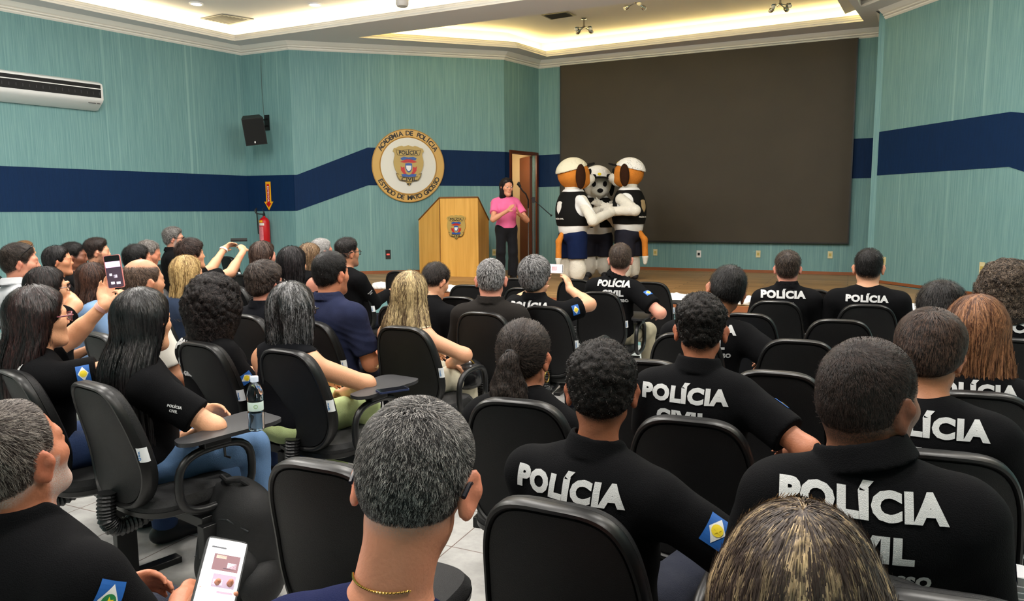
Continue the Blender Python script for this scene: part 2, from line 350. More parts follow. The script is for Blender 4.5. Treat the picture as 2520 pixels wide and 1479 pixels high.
BROWN=mat('reddish_brown_wood',(92,44,24),.35,var=.2,vscale=20,stretch=(8,8,.6)); NOSE=mat('stage_nosing_wood',(142,84,50),.4,var=.15,vscale=12)
sx,sy=math.cos(math.radians(-24.7)),math.sin(math.radians(-24.7))
e0=np.array([0,9.42]); ed=np.array([sx,sy])
def edge(x): t=(x-e0[0])/ed[0]; return (x,e0[1]+ed[1]*t)
sp=[edge(-3.7),edge(5.72),E0,DR,D,C,B]
Rz=Matrix.Rotation(math.radians(24.7),4,'Z'); 
def stage_part(name,poly,z0,z1,m):
    o=MB().prism([(q.x,q.y) for q in [Rz@Vector((x,y,0)) for x,y in poly]],z0,z1).build(name,m); o.rotation_euler.z=math.radians(-24.7); return tag(o,kind='structure')
stage_part('floor_stage',sp,ZG-.035,ZG,WOODF)
def shift(p,d): return (p[0]-sy*-d*-1 if 0 else p[0]+(-sy)*(-d)*-1*-1*1 if 0 else p[0]-(-sy)*d*1, p[1]-sx*d)
f0,f1=sp[0],sp[1]; nrmx,nrmy=-sy,sx   # towards the wall
stage_part('trim_16',[(f0[0]-nrmx*.03,f0[1]-nrmy*.03),(f1[0]-nrmx*.03,f1[1]-nrmy*.03),f1,f0],ZG-.10,ZG+.002,NOSE)
stage_part('wall_stage_riser',[(f0[0]+nrmx*.01,f0[1]+nrmy*.01),(f1[0]+nrmx*.01,f1[1]+nrmy*.01),(f1[0]+nrmx*.06,f1[1]+nrmy*.06),(f0[0]+nrmx*.06,f0[1]+nrmy*.06)],0,ZG-.036,WP)
stage_part('wall_stage_riser_side',[f0,(f0[0]+.05,f0[1]),(B[0]+.05,B[1]),(f0[0],B[1])],0,ZG-.036,WP)
# thin wood skirting where the stage meets the walls
def strip(name,a,b,z0,z1,m,d=.015):
    M,Ln=plane_frame(a,b); mb=MB(); mb.add([M@Vector((x,y,z)) for x in(0.02,Ln-.02) for y in(0.001,d) for z in(z0,z1)],[(0,1,3,2),(4,6,7,5),(0,4,5,1),(2,3,7,6),(0,2,6,4),(1,5,7,3)]); return tag(mb.build(name,m),kind='structure')
strip('baseboard_stage',D,DR,ZG,ZG+.05,NOSE); strip('baseboard_front_left',B,C,ZG,ZG+.05,NOSE); strip('baseboard_right',E0,E1,ZG,ZG+.04,NOSE)
strip('baseboard_left',A0,A,0,.08,mat('dark_skirting',(40,40,40),.5))
# door
dr=MB(); fw=.055
for s0,s1,z0,z1 in ((ds0-fw,ds0,ZG,dzt+fw),(ds1,ds1+fw,ZG,dzt+fw),(ds0,ds1,dzt,dzt+fw)):
    dr.add([MCD@Vector((x,y,z)) for x in(s0,s1) for y in(-.1,.03) for z in(z0,z1)],[(0,1,3,2),(4,6,7,5),(0,4,5,1),(2,3,7,6),(0,2,6,4),(1,5,7,3)])
dfr=tag(dr.build('door_1',BROWN),kind='structure')
lf=MB(); 
def quadbox(mb,M,x0,x1,y0,y1,z0,z1,i=0): mb.add([M@Vector((x,y,z)) for x in(x0,x1) for y in(y0,y1) for z in(z0,z1)],[(0,1,3,2),(4,6,7,5),(0,4,5,1),(2,3,7,6),(0,2,6,4),(1,5,7,3)],i)
ML=MCD@Matrix.Translation((ds1-.02,-.10,0))@Matrix.Rotation(math.radians(-56),4,'Z')
quadbox(lf,ML,0,.62,-.02,.02,ZG,dzt-.01); lfo=tag(lf.build('door_2',BROWN),kind='structure')
pw=MB(); pz0,pz1=ZG-.02,dzt+.12
quadbox(pw,MCD,ds0-.10,ds1+.45,-1.0,-.96,pz0,pz1); quadbox(pw,MCD,ds0-.10,ds0-.06,-.96,-.09,pz0,pz1); quadbox(pw,MCD,ds1+.41,ds1+.45,-.96,-.09,pz0,pz1); quadbox(pw,MCD,ds0-.10,ds1+.45,-1.0,-.09,pz1,pz1+.04); quadbox(pw,MCD,ds0-.10,ds1+.45,-1.0,-.0,pz0-.03,ZG)
tag(pw.build('wall_passage',mat('passage_cream',(205,185,150),.7)),kind='structure')
pl=bpy.data.lights.new('passage_lamp','POINT'); pl.energy=9; pl.color=(1,.85,.6); pl.shadow_soft_size=.1; po_=bpy.data.objects.new('passage_lamp',pl); COL.objects.link(po_); po_.location=MCD@Vector((ds0+.4,-.5,2.5))
# ---------------- fixtures on walls ----------------
BLACK=mat('black_plastic',(18,18,19),.45); CREAM=mat('cream_plastic',(214,204,160),.4); WPL=mat('white_plastic',(232,232,230),.35); CHROME=mat('chrome',(200,198,190),.15,metal=1)
GOLD=mat('gold_paint',(206,164,84),.4,var=.05); GOLDB=mat('badge_gold',(184,156,84),.38); INK=mat('dark_ink',(30,26,22),.5); RED=mat('signal_red',(196,20,28),.35); YEL=mat('sign_yellow',(244,176,20),.45)
def txt(s,size=1,bold=.0,cell=None,align='CENTER',ext=0,sx_=1.0,shear=0):
    cu=bpy.data.curves.new('t','FONT'); cu.body=s; cu.size=size; cu.align_x=align; cu.align_y='CENTER'; cu.offset=bold; cu.resolution_u=3; cu.extrude=ext; cu.shear=shear; cu.space_character=1.0+bold*1.6
    ob=bpy.data.objects.new('t',cu); COL.objects.link(ob); bpy.context.view_layer.update()
    me=bpy.data.meshes.new_from_object(ob.evaluated_get(bpy.context.evaluated_depsgraph_get()))
    bm=bmesh.new(); bm.from_mesh(me); bpy.data.objects.remove(ob); bpy.data.curves.remove(cu)
    for v in bm.verts: v.co.x*=sx_
    if cell:
        xs=[v.co.x for v in bm.verts]; ys=[v.co.y for v in bm.verts]
        for ax,a,b in ((0,min(xs),max(xs)),(1,min(ys),max(ys))):
            q=a+cell
            while q<b:
                co=Vector((q,0,0)) if ax==0 else Vector((0,q,0)); no=Vector((1,0,0)) if ax==0 else Vector((0,1,0))
                bmesh.ops.bisect_plane(bm,geom=bm.verts[:]+bm.edges[:]+bm.faces[:],plane_co=co,plane_no=no); q+=cell
    V=np.array([v.co[:] for v in bm.verts]); bm.verts.index_update(); F=[tuple(v.index for v in f.verts) for f in bm.faces]; bm.free(); bpy.data.meshes.remove(me)
    return V,F
def fit(V,w=None,h=None,c=(0,0)):    # scale flat text to a width and height and centre it
    V=V.copy(); lo=V.min(0);hi=V.max(0); s=(w/(hi[0]-lo[0]) if w else None); t=(h/(hi[1]-lo[1]) if h else s); s=s or t
    V[:,0]=(V[:,0]-(lo[0]+hi[0])/2)*s+c[0]; V[:,1]=(V[:,1]-(lo[1]+hi[1])/2)*t+c[1]; return V
def flatM(M,V2,z): return [M@Vector((v[0],z,v[1])) for v in V2]      # 2D (x,z) drawn at y=z in frame M
def shield_poly(w,h):
    half=[(0,1.0),(.12,.965),(.3,.93),(.42,.97),(.62,.93),(.80,.86),(.93,.84),(1.0,.70),(.90,.62),(.885,.50),(.93,.36),(.97,.18),(.95,.0),(.86,-.22),(.70,-.44),(.48,-.62),(.24,-.76),(.08,-.9),(0,-1.0)]
    p=[(x*w/2,y*h/2) for x,y in half]; return p+[(-x,y) for x,y in p[-2:0:-1]]
def badge(name,M,w,h,parent=None,plate=.03):   # police shield with ribbons; M frame x right, y out, z up
    g=mesh_obj(name,[],[],None,parent) if 0 else None
    P=shield_poly(w,h); n=len(P)
    mb=MB(); V=[M@Vector((x,y,z)) for y in(0,plate) for x,z in P]; mb.add(V,[tuple(range(n)),tuple(range(n,2*n))]+[(k,(k+1)%n,n+(k+1)%n,n+k) for k in range(n)])
    root=mb.build(name,GOLDB,parent)
    def poly(nm,pts,m,y0=plate,t=.004):
        k=len(pts); b=MB(); b.add([M@Vector((x*w/2,y,z*h/2)) for y in(y0,y0+t) for x,z in pts],[tuple(range(k)),tuple(range(k,2*k))]+[(q,(q+1)%k,k+(q+1)%k,k+q) for q in range(k)]); return b.build(nm,m,root)
    dk=mat('badge_line',(112,88,34),.5); BL=mat('badge_blue',(40,84,160),.4); RD=mat('badge_red',(190,36,34),.4); WH=mat('badge_white',(236,236,232),.4)
    poly('ribbon',[(-.82,.78),(-.5,.74),(0,.80),(.5,.74),(.82,.78),(.72,.52),(.5,.47),(0,.52),(-.5,.47),(-.72,.52)],dk); poly('ribbon',[(-.77,.75),(-.5,.71),(0,.77),(.5,.71),(.77,.75),(.69,.54),(.5,.50),(0,.55),(-.5,.50),(-.69,.54)],GOLDB,plate+.002,.004)
    poly('ribbon',[(-.84,-.36),(-.64,-.40),(-.6,-.52),(0,-.58),(.6,-.52),(.64,-.40),(.84,-.36),(.74,-.58),(.62,-.72),(0,-.82),(-.62,-.72),(-.74,-.58)],dk); poly('ribbon',[(-.78,-.41),(-.6,-.45),(-.56,-.56),(0,-.62),(.56,-.56),(.6,-.45),(.78,-.41),(.69,-.57),(.58,-.68),(0,-.77),(-.58,-.68),(-.69,-.57)],GOLDB,plate+.002,.004)
    poly('crest',[(-.52,.36),(-.3,.44),(0,.40),(.3,.44),(.52,.36),(.44,.26),(0,.31),(-.44,.26)],BL)
    poly('crest',[(-.55,.18),(-.3,.26),(-.1,.34),(0,.30),(.1,.34),(.3,.26),(.55,.18),(.3,.14),(0,.16),(-.3,.14)],RD)
    poly('crest',[(-.22,.10),(0,.13),(.22,.10),(.22,-.12),(.12,-.28),(0,-.34),(-.12,-.28),(-.22,-.12)],BL,plate,.005); poly('crest',[(-.17,-.0),(0,.0),(.17,-.0),(.16,-.14),(.08,-.24),(0,-.28),(-.08,-.24),(-.16,-.14)],WH,plate+.002,.005)
    for s in(-1,1): poly('laurel',[(s*.28,-.05),(s*.42,-.10),(s*.52,-.02),(s*.5,-.24),(s*.34,-.40),(s*.14,-.42),(s*.24,-.28)],RD)
    poly('crest',[(-.5,-.42),(-.2,-.40),(0,-.46),(.2,-.40),(.5,-.42),(.42,-.54),(0,-.56),(-.42,-.54)],BL,plate+.001,.005)
    for s,ww,hh,zz in (('POLÍCIA',1.22,.24,.655),('CIVIL',.98,.19,-.665),('MT',.28,.09,-.90)):
        V,F=txt(s,1,.03,ext=0); V=fit(V,ww*w/2,hh*h/2,(0,zz*h/2)); mesh_obj('lettering',flatM(M,V,plate+.0075),F,INK,root)
    return root
# round academy emblem
MBC,_=plane_frame(B,C); ME=MBC@Matrix.Translation((1.955,.004,2.43))
r1=.64; em=MB()
def disc(mb,M,r,y0,y1,n=96,i=0): mb.add([M@Vector((r*math.cos(2*math.pi*k/n),y,r*math.sin(2*math.pi*k/n))) for y in(y0,y1) for k in range(n)],[tuple(range(n)),tuple(range(n,2*n))]+[(k,(k+1)%n,n+(k+1)%n,n+k) for k in range(n)],i)
disc(em,ME,r1,0,.035); EMB=tag(em.build('round_emblem',GOLD),'large round gold-rimmed academy emblem on the wall above the podium','emblem')
di=MB(); disc(di,ME,.487,.035,.041); di.build('disc',mat('emblem_white',(226,224,214),.45),EMB)
for rr,t in ((.632,.008),(.50,.012)):
    q=MB(); q.tube([ME@Vector((rr*math.cos(a*2*math.pi/96),.037,rr*math.sin(a*2*math.pi/96))) for a in range(96)],t*.6,6,closed=True); q.build('rim',mat('gold_edge',(176,128,50),.4),EMB,smooth=True)
def arc_text(s,R,a0,a1,size,flip):
    mb=MB(); n=len(s)
    for k,ch in enumerate(s):
        if ch==' ': continue
        a=math.radians(a0+(a1-a0)*k/(n-1)); V,F=txt(ch,size,.0032)
        V[:,0]*=1.02; ca,sa=math.cos(a),math.sin(a)
        q=a-math.pi/2 if not flip else a+math.pi/2
        for v in V:
            x,z=v[0],v[1]; v[0]=R*ca+x*math.cos(q)-z*math.sin(q); v[1]=R*sa+x*math.sin(q)+z*math.cos(q)
        mb.add(flatM(ME,V,.0375),F)
    mb.build('lettering',INK,EMB)
arc_text('ACADEMIA DE POLÍCIA',.562,148,32,.115,False); arc_text('ESTADO DE MATO GROSSO',.562,208,334,.115,True)
badge('badge',ME@Matrix.Translation((0,.041,.0)),.545,.71,EMB)
# led wall
MD,_=plane_frame(D,DR); sc=MB(); quadbox(sc,MD,.49,5.53,.01,.09,1.07,ZW-.01); 
scr=tag(sc.build('led_screen',mat('led_screen_dark',(66,60,50),.55,spec=.25,var=.18,vscale=1.1)),'huge switched-off dark LED video wall behind the stage','screen')
fb=MB(); 
for q in ((.47,.49,1.05,ZW-.01),(5.53,5.55,1.05,ZW-.01),(.49,5.53,1.05,1.07)): quadbox(fb,MD,q[0],q[1],.008,.094,q[2],q[3])
fb.build('bezel',BLACK,scr)
# outlets and switches
def plate(u,v,a,b,lab,m=CREAM,w=.075,h=.12,name='wall_outlet',dark=False,blank=False):
    M,_=plane_frame(a,b); s,z=onwall(u,v,a,b); M=M@Matrix.Translation((s,.001,z)); mb=MB(); mb.add([M@Vector(p) for p in [(x,y,q) for x in(-w/2,w/2) for y in(0,.012) for q in(-h/2,h/2)]],[(0,1,3,2),(4,6,7,5),(0,4,5,1),(2,3,7,6),(0,2,6,4),(1,5,7,3)])
    o=tag(mb.build(name,m),lab,'outlet' if name=='wall_outlet' else 'switch'); q=MB(); quadbox(q,M,-.02,.02,.012,.016,-.025,.025); q.build('socket',BLACK if m is WPL or dark else mat('socket_yellow',(190,170,90),.4),o); return o
plate(1613,621,D,DR,'cream wall outlet nearest the costumed dogs, under the LED wall'); plate(1720,625,D,DR,'white rounded wall outlet under the LED wall',WPL,.08,.125)
plate(1866,625,D,DR,'cream wall outlet under the middle of the LED wall'); plate(2043,627,D,DR,'cream wall outlet under the right end of the LED wall')
plate(2176,642,E0,E1,'narrow cream outlet beside the corner of the right wall'); plate(2418,660,E0,E1,'cream wall outlet alone on the right wall',h=.15)
plate(1216,621,B,C,'cream outlet low on the wall between podium and woman'); plate(1212,505,B,C,'cream light switch plate on the wall behind the woman',w=.09,name='light_switch')
o=plate(955,626,B,C,'black control plate with red display left of the podium',BLACK,.09,.16,'control_panel',True); M_,_=plane_frame(B,C); s_,z_=onwall(955,626,B,C)
q=MB(); quadbox(q,M_@Matrix.Translation((s_,0,z_)),-.025,.025,.017,.019,-.012,.012); q.build('display',mat('red_led',(240,60,50),emit=1.2),o)
# air conditioner
MA,_=plane_frame(A0,A); s1=onwall(251,240,A0,A)[0]-.08; s0=s1-1.9
prof=[(0,3.50),(.18,3.53),(.245,3.50),(.262,3.44),(.262,3.27),(.235,3.235),(.20,3.215),(.06,3.13),(0,3.13)]
ac=MB(); V=[];k=len(prof)
ss=[(s0,.82),(s0+.015,.93),(s0+.04,1),(s1-.04,1),(s1-.012,.95),(s1,.84)]
for s,f in ss:
    for y,z in prof: V.append(MA@Vector((s,.001+y*f,3.33+(z-3.33)*f)))
F=[(i*k+j,(i+1)*k+j,(i+1)*k+(j+1)%k,i*k+(j+1)%k) for i in range(len(ss)-1) for j in range(k)]+[tuple(range(k)),tuple((len(ss)-1)*k+j for j in range(k))]
ac.add(V,F); AC=tag(ac.build('air_conditioner',WPL,smooth=True),'long white air conditioner high on the left wall','air conditioner')
g=MB(); quadbox(g,MA,s0+.06,s1-.05,.2625,.266,3.29,3.475); g.build('outlet_slot',mat('slot_black',(8,8,9),.7),AC)
g=MB(); quadbox(g,MA,s0+.06,s1-.05,.266,.280,3.408,3.420); 
g.build('louvre',WPL,AC)
g=MB()
for k_ in range(22): quadbox(g,MA,s0+.1+k_*.082,s0+.106+k_*.082,.266,.270,3.33,3.37)
g.build('vane',mat('vane_grey',(60,60,62),.5),AC)
g=MB(); 
Mx=MA@Matrix.Translation((s1-.16,.215,3.218))@Matrix.Rotation(math.radians(-30),4,'X'); quadbox(g,Mx,-.05,.05,-.012,.012,-.006,.001); quadbox(g,Mx,.07,.11,-.012,.012,-.006,.001); g.build('receiver',mat('grey_window',(90,90,92),.3),AC)
# loudspeaker
pS=at(625,320,12.45); SP=empty('loudspeaker',pS,0,'black loudspeaker tilted on a wall bracket above the extinguisher','speaker'); 
Rs=Matrix.Rotation(math.radians(22),4,'Z')@Matrix.Rotation(math.radians(16),4,'X')@Matrix.Rotation(math.radians(-8),4,'Y')
b_=MB(); poly=[(-.17,-.15),(.17,-.15),(.13,.15),(-.13,.15)]; b_.prism(poly,-.22,.22,M=Rs); b_.build('cabinet',mat('speaker_black',(30,31,31),.6,bump=.2,bscale=300),SP)
b_=MB(); b_.add([Rs@Vector(p) for p in [(x,y,z) for x in(-.16,.16) for y in(-.156,-.151) for z in(-.205,.205)]],[(0,1,3,2),(4,6,7,5),(0,4,5,1),(2,3,7,6),(0,2,6,4),(1,5,7,3)]); b_.build('grille',mat('grille_black',(12,14,16),.55,bump=.6,bscale=500),SP)
b_=MB(); b_.box(Rs@Vector((-.02,-.16,-.17)),(.02,.006,.03)); b_.build('logo',WPL,SP)
MAB,_=plane_frame(A,B); sw,zw_=onwall(658,302,A,B); pw_=MAB@Vector((sw,.0,zw_)); b_=MB(); quadbox(b_,MAB,sw-.05,sw+.05,.001,.02,zw_-.13,zw_+.13); bo=b_.build('bracket',BLACK); bo.parent=SP; bo.matrix_parent_inverse=Matrix.Translation(-Vector(pS))
b_=MB(); c0=Vector(pS)+Rs@Vector((.05,.14,.1)); c1=Vector(pS)+Rs@Vector((.05,.14,-.02)); pj=MAB@Vector((sw,.02,zw_)); b_.tube([c0,pj+Vector((0,0,.06))],.016,8); b_.tube([c1,pj-Vector((0,0,.05))],.016,8); bo=b_.build('arm',BLACK); bo.parent=SP; bo.matrix_parent_inverse=Matrix.Translation(-Vector(pS))
b_=MB(); b_.tube([MAB@Vector((sw-.06,.012,zw_+.13)),MAB@Vector((sw-.08,.012,zw_+.6)),MAB@Vector((sw-.07,.012,ZW-.05))],.004,6); bo=b_.build('cable',mat('grey_cable',(96,110,106),.6)); bo.parent=SP; bo.matrix_parent_inverse=Matrix.Translation(-Vector(pS))
# extinguisher sign and extinguisher
s_,z_=onwall(662,482,A,B); MS=MAB@Matrix.Translation((s_,.008,z_))
def arrow(k,ws,wh,zt,zh,zb): return [(-ws,zt),(ws,zt),(ws,zh),(wh,zh),(0,zb),(-wh,zh),(-ws,zh)]
def poly_plate(M,P,y0,y1,name,m,parent=None):
    n=len(P); b=MB().add([M@Vector((x,y,z)) for y in(y0,y1) for x,z in P],[tuple(range(n)),tuple(range(n,2*n))]+[(k,(k+1)%n,n+(k+1)%n,n+k) for k in range(n)]); return b.build(name,m,parent)
AR=tag(poly_plate(MS,arrow(0,.055,.10,.245,-.10,-.25),0,.008,'arrow_sign',YEL),'yellow and red down arrow sign over the fire extinguisher','sign'); poly_plate(MS,arrow(0,.03,.062,.20,-.13,-.20),.008,.010,'inner_arrow',RED,AR)
V,F=txt('EXTINTOR',1,.02); V=fit(V,.27,.038); V=np.stack([V[:,1],-V[:,0]+.03,V[:,2]],1); mesh_obj('lettering',flatM(MS,V,.0105),F,WPL,AR)
s_,z_=onwall(660,530,A,B); EX=empty('fire_extinguisher',MAB@Vector((s_+.01,.115,z_-.62)),0,'red fire extinguisher hanging on the wall by the corner','extinguisher')
m_=MB(); m_.lathe([(0,0),(.08,.0),(.09,.02),(.09,.50),(.082,.54),(.05,.575),(.022,.59),(.022,.61),(0,.61)],28); m_.build('cylinder',RED,EX,smooth=True)
m_=MB(); m_.box((0,0,.63),(.035,.035,.05)); m_.tube([(0,0,.65),(.02,-.05,.68),(.03,-.10,.685)],.01,6); m_.tube([(0,0,.64),(.03,-.06,.64),(.04,-.10,.63)],.008,6); m_.tube([(0,0,.65),(-.02,.0,.72),(.0,0.0,.75)],.006,6); m_.build('valve',BLACK,EX)
m_=MB(); m_.tube([(0,0,.64),(-.07,-.02,.645),(-.13,-.02,.66),(-.15,-.02,.71),(-.12,-.02,.75),(-.12,-.0,.6),(-.11,0,.3)],.011,8); m_.build('hose',BLACK,EX,smooth=True)
def wrap(name,a0,a1,z0,z1,r,m):
    n=12; V=[(r*math.cos(math.radians(a0+(a1-a0)*k/n)),r*math.sin(math.radians(a0+(a1-a0)*k/n)),z) for z in(z0,z1) for k in range(n+1)]; return MB().add(V,[(k,k+1,n+2+k,n+1+k) for k in range(n)]).build(name,m,EX,smooth=True)
wrap('label',195,275,.14,.43,.0915,mat('pink_label',(224,120,128),.5,var=.5,vscale=40)); wrap('label',195,270,.50,.535,.0915,YEL); wrap('label',225,285,.50-.055,.49,.0917,mat('label_white',(230,225,215),.5)); 
# ceiling fixtures
def vent(us,lab,nm):
    P=[onz(u,v,ZT-.003) for u,v in us]; c=sum(P)/len(P); r=empty('ceiling_vent',c,0,lab,'air vent'); Q=[Vector(p-c) for p in P]
    m=MB(); n=len(Q); m.add([q+Vector((0,0,-.012)) for q in Q]+[q for q in Q],[tuple(range(n)),tuple(range(n,2*n))]+[(k,(k+1)%n,n+(k+1)%n,n+k) for k in range(n)]); m.build('grille',mat('vent_grey',(126,122,116),.5),r)
    m=MB()
    for k in range(7):
        t=(k+.8)/8.2; a=Q[0].lerp(Q[3],t); b=Q[1].lerp(Q[2],t); a2=a.lerp(b,.08); b2=a.lerp(b,.92); d=(Q[3]-Q[0])*.035
        m.add([a2-d+Vector((0,0,-.013)),b2-d+Vector((0,0,-.013)),b2+d+Vector((0,0,-.02)),a2+d+Vector((0,0,-.02))],[(0,1,2,3)])
    m.build('slat',mat('vent_dark',(60,58,56),.6),r)
vent([(493,44),(546,34),(625,46),(566,60)],'square ceiling air vent over the left wall corner',0); vent([(1332,36),(1396,28),(1418,37),(1356,47)],'ceiling air vent at the edge of the stage tray',1)
for u,v,lab in ((483,10,'left round white downlight above the left wall'),(775,12,'right round white downlight above the left wall')):
    p=onz(u,v,ZT-.01); r=empty('downlight',p,0,lab,'downlight'); m=MB(); m.lathe([(0,0),(.085,0),(.085,-.0)],28); 
    m=MB(); m.lathe([(0,-.004),(.08,-.004)],28); m.build('lens',mat('downlight_lens',(235,240,255),emit=1.6),r); m=MB(); m.lathe([(.08,-.006),(.10,-.008),(.105,.008)],28); m.build('ring',WPL,r,smooth=True)
for u,v,k5,lab in ((1437,66,4,'chrome ceiling spotlight cluster over the left of the stage'),(1566,6,3,'chrome ceiling spotlight cluster cut by the top frame edge, middle one'),(1920,10,4,'chrome ceiling spotlight cluster over the right of the stage')):
    p=onz(u,v,ZT-.14); r=empty('spotlight_cluster',p,0,lab,'spotlight','chrome spotlight clusters in the stage tray'); m=MB(); m.lathe([(0,.14),(.05,.14),(.05,.125),(.015,.12),(.015,.02),(.03,.0),(0,-.02)],16); m.build('stem',CHROME,r,smooth=True)
    for j in range(k5):
        a=2*math.pi*j/k5+.6; d=Vector((math.cos(a),math.sin(a),-.35)); m=MB(); m.tube([(0,0,0),d*.09,d*.12],[.008,.008,.02],8); m.tube([d*.12,d*.16],[.03,.036],12); m.build('arm',CHROME,r,smooth=True)
        m=MB(); m.lathe([(0,-.036),(.02,-.03),(.034,-.01),(.036,.005)],12,c=d*.165); m.build('bulb',mat('spot_glass',(225,222,214),.2),r,smooth=True)
p=onz(990,16,ZS-.06); r=empty('ceiling_sensor',p,0,'small white dome device under the tray moulding','sensor'); m=MB(); m.lathe([(0,.14),(.11,.14),(.11,.10),(.085,.095),(.085,.03),(.07,-.0),(0,-.012)],24); m.build('housing',mat('sensor_grey',(198,192,188),.5),r,smooth=True)
# lamps over the audience
for k,(x,y,z,wx,wy,P_) in enumerate(LAMPS):
    if 3.5<x<4.4: x=5.1
    z=ZT-.02; r=empty('ceiling_light',(x,y,z),0,'square ceiling light with a hanging open bulb above the audience','ceiling light','ceiling lights above the audience')
    m=MB(); m.tube([(0,0,0),(0,0,-.62)],.012,8); m.build('fill_bulb_rod',WPL,r); m=MB(); m.lathe([(0,.11),(.05,.10),(.09,.075),(.105,.045)],24,c=(0,0,-.76)); m.build('fill_bulb_shade',mat('fill_bulb_glass',(255,250,240),emit=2.5),r,smooth=True)
    l=bpy.data.lights.new('ceiling_fill_bulb','POINT'); l.energy=P_*.45; l.color=LAMP_COLOR; l.shadow_soft_size=.13; lo=bpy.data.objects.new('ceiling_fill_bulb',l); COL.objects.link(lo); lo.parent=r; lo.location=(0,0,-.84);  # rod, shade and bulb are added out of view to brighten ceiling and upper walls
    m=MB(); m.box((0,0,0.008),(wx+.05,wy+.05,.02)); m.build('frame',WPL,r); m=MB(); m.box((0,0,-.004),(wx,wy,.006)); m.build('diffuser',mat('lamp_diffuser',(255,250,240),emit=3),r)
    l=bpy.data.lights.new('panel_lamp','AREA'); l.shape='RECTANGLE'; l.size=wx; l.size_y=wy; l.energy=P_*.62; l.color=LAMP_COLOR; lo=bpy.data.objects.new('panel_lamp',l); COL.objects.link(lo); lo.parent=r; lo.location=(0,0,-.012)
# ---------------- chairs ----------------
LEATH=mat('black_leatherette',(17,17,18),.5,bump=.25,bscale=420,spec=.32,var=.1,vscale=3); LEATH2=mat('black_fabric_pad',(20,20,21),.7,bump=.3,bscale=300)
EDGE=mat('black_edge_trim',(15,15,15),.38,spec=.5); PLAS=mat('chair_plastic',(22,22,23),.38,spec=.5); STEEL=mat('black_painted_steel',(16,16,17),.4,spec=.5); TABM=mat('tablet_laminate',(40,40,42),.42,bump=.1,bscale=400,spec=.5); TAGW=mat('tag_white',(225,228,230),.5); TAGB=mat('tag_blue',(40,110,170),.5)
def superring(n,a,b,e1,e2,taper):
    R=[]
    for k in range(n):
        t=2*math.pi*k/n; c,s_=math.cos(t),math.sin(t)
        x=a*math.copysign(abs(c)**e1,c); z=b*math.copysign(abs(s_)**e2,s_); x*=taper(z/b); R.append((x,z))
    return R
def loft(rings,close0=True,close1=True):
    n=len(rings[0]); V=[p for r in rings for p in r]; F=[(i*n+k,i*n+(k+1)%n,(i+1)*n+(k+1)%n,(i+1)*n+k) for i in range(len(rings)-1) for k in range(n)]
    if close0: F.append(tuple(range(n))[::-1])
    if close1: F.append(tuple((len(rings)-1)*n+k for k in range(n)))
    return V,F
BZ=.695; tp=lambda q: 1-.05*sst(np.array(-q),.3,1.0)-.13*sst(np.array(q),-.5,1.0)
OUT=superring(64,.218,.258,.54,.56,tp)
def backpt(x,z,y): # curve the flat outline: concave sides, lean, lumbar
    zz=z+BZ; return (x, y-.215+.55*x*x-(zz-.46)*.11+.018*math.cos((zz-.60)*9), zz)
def ringat(sc,y): return [backpt(x*sc,z*sc,y) for x,z in OUT]
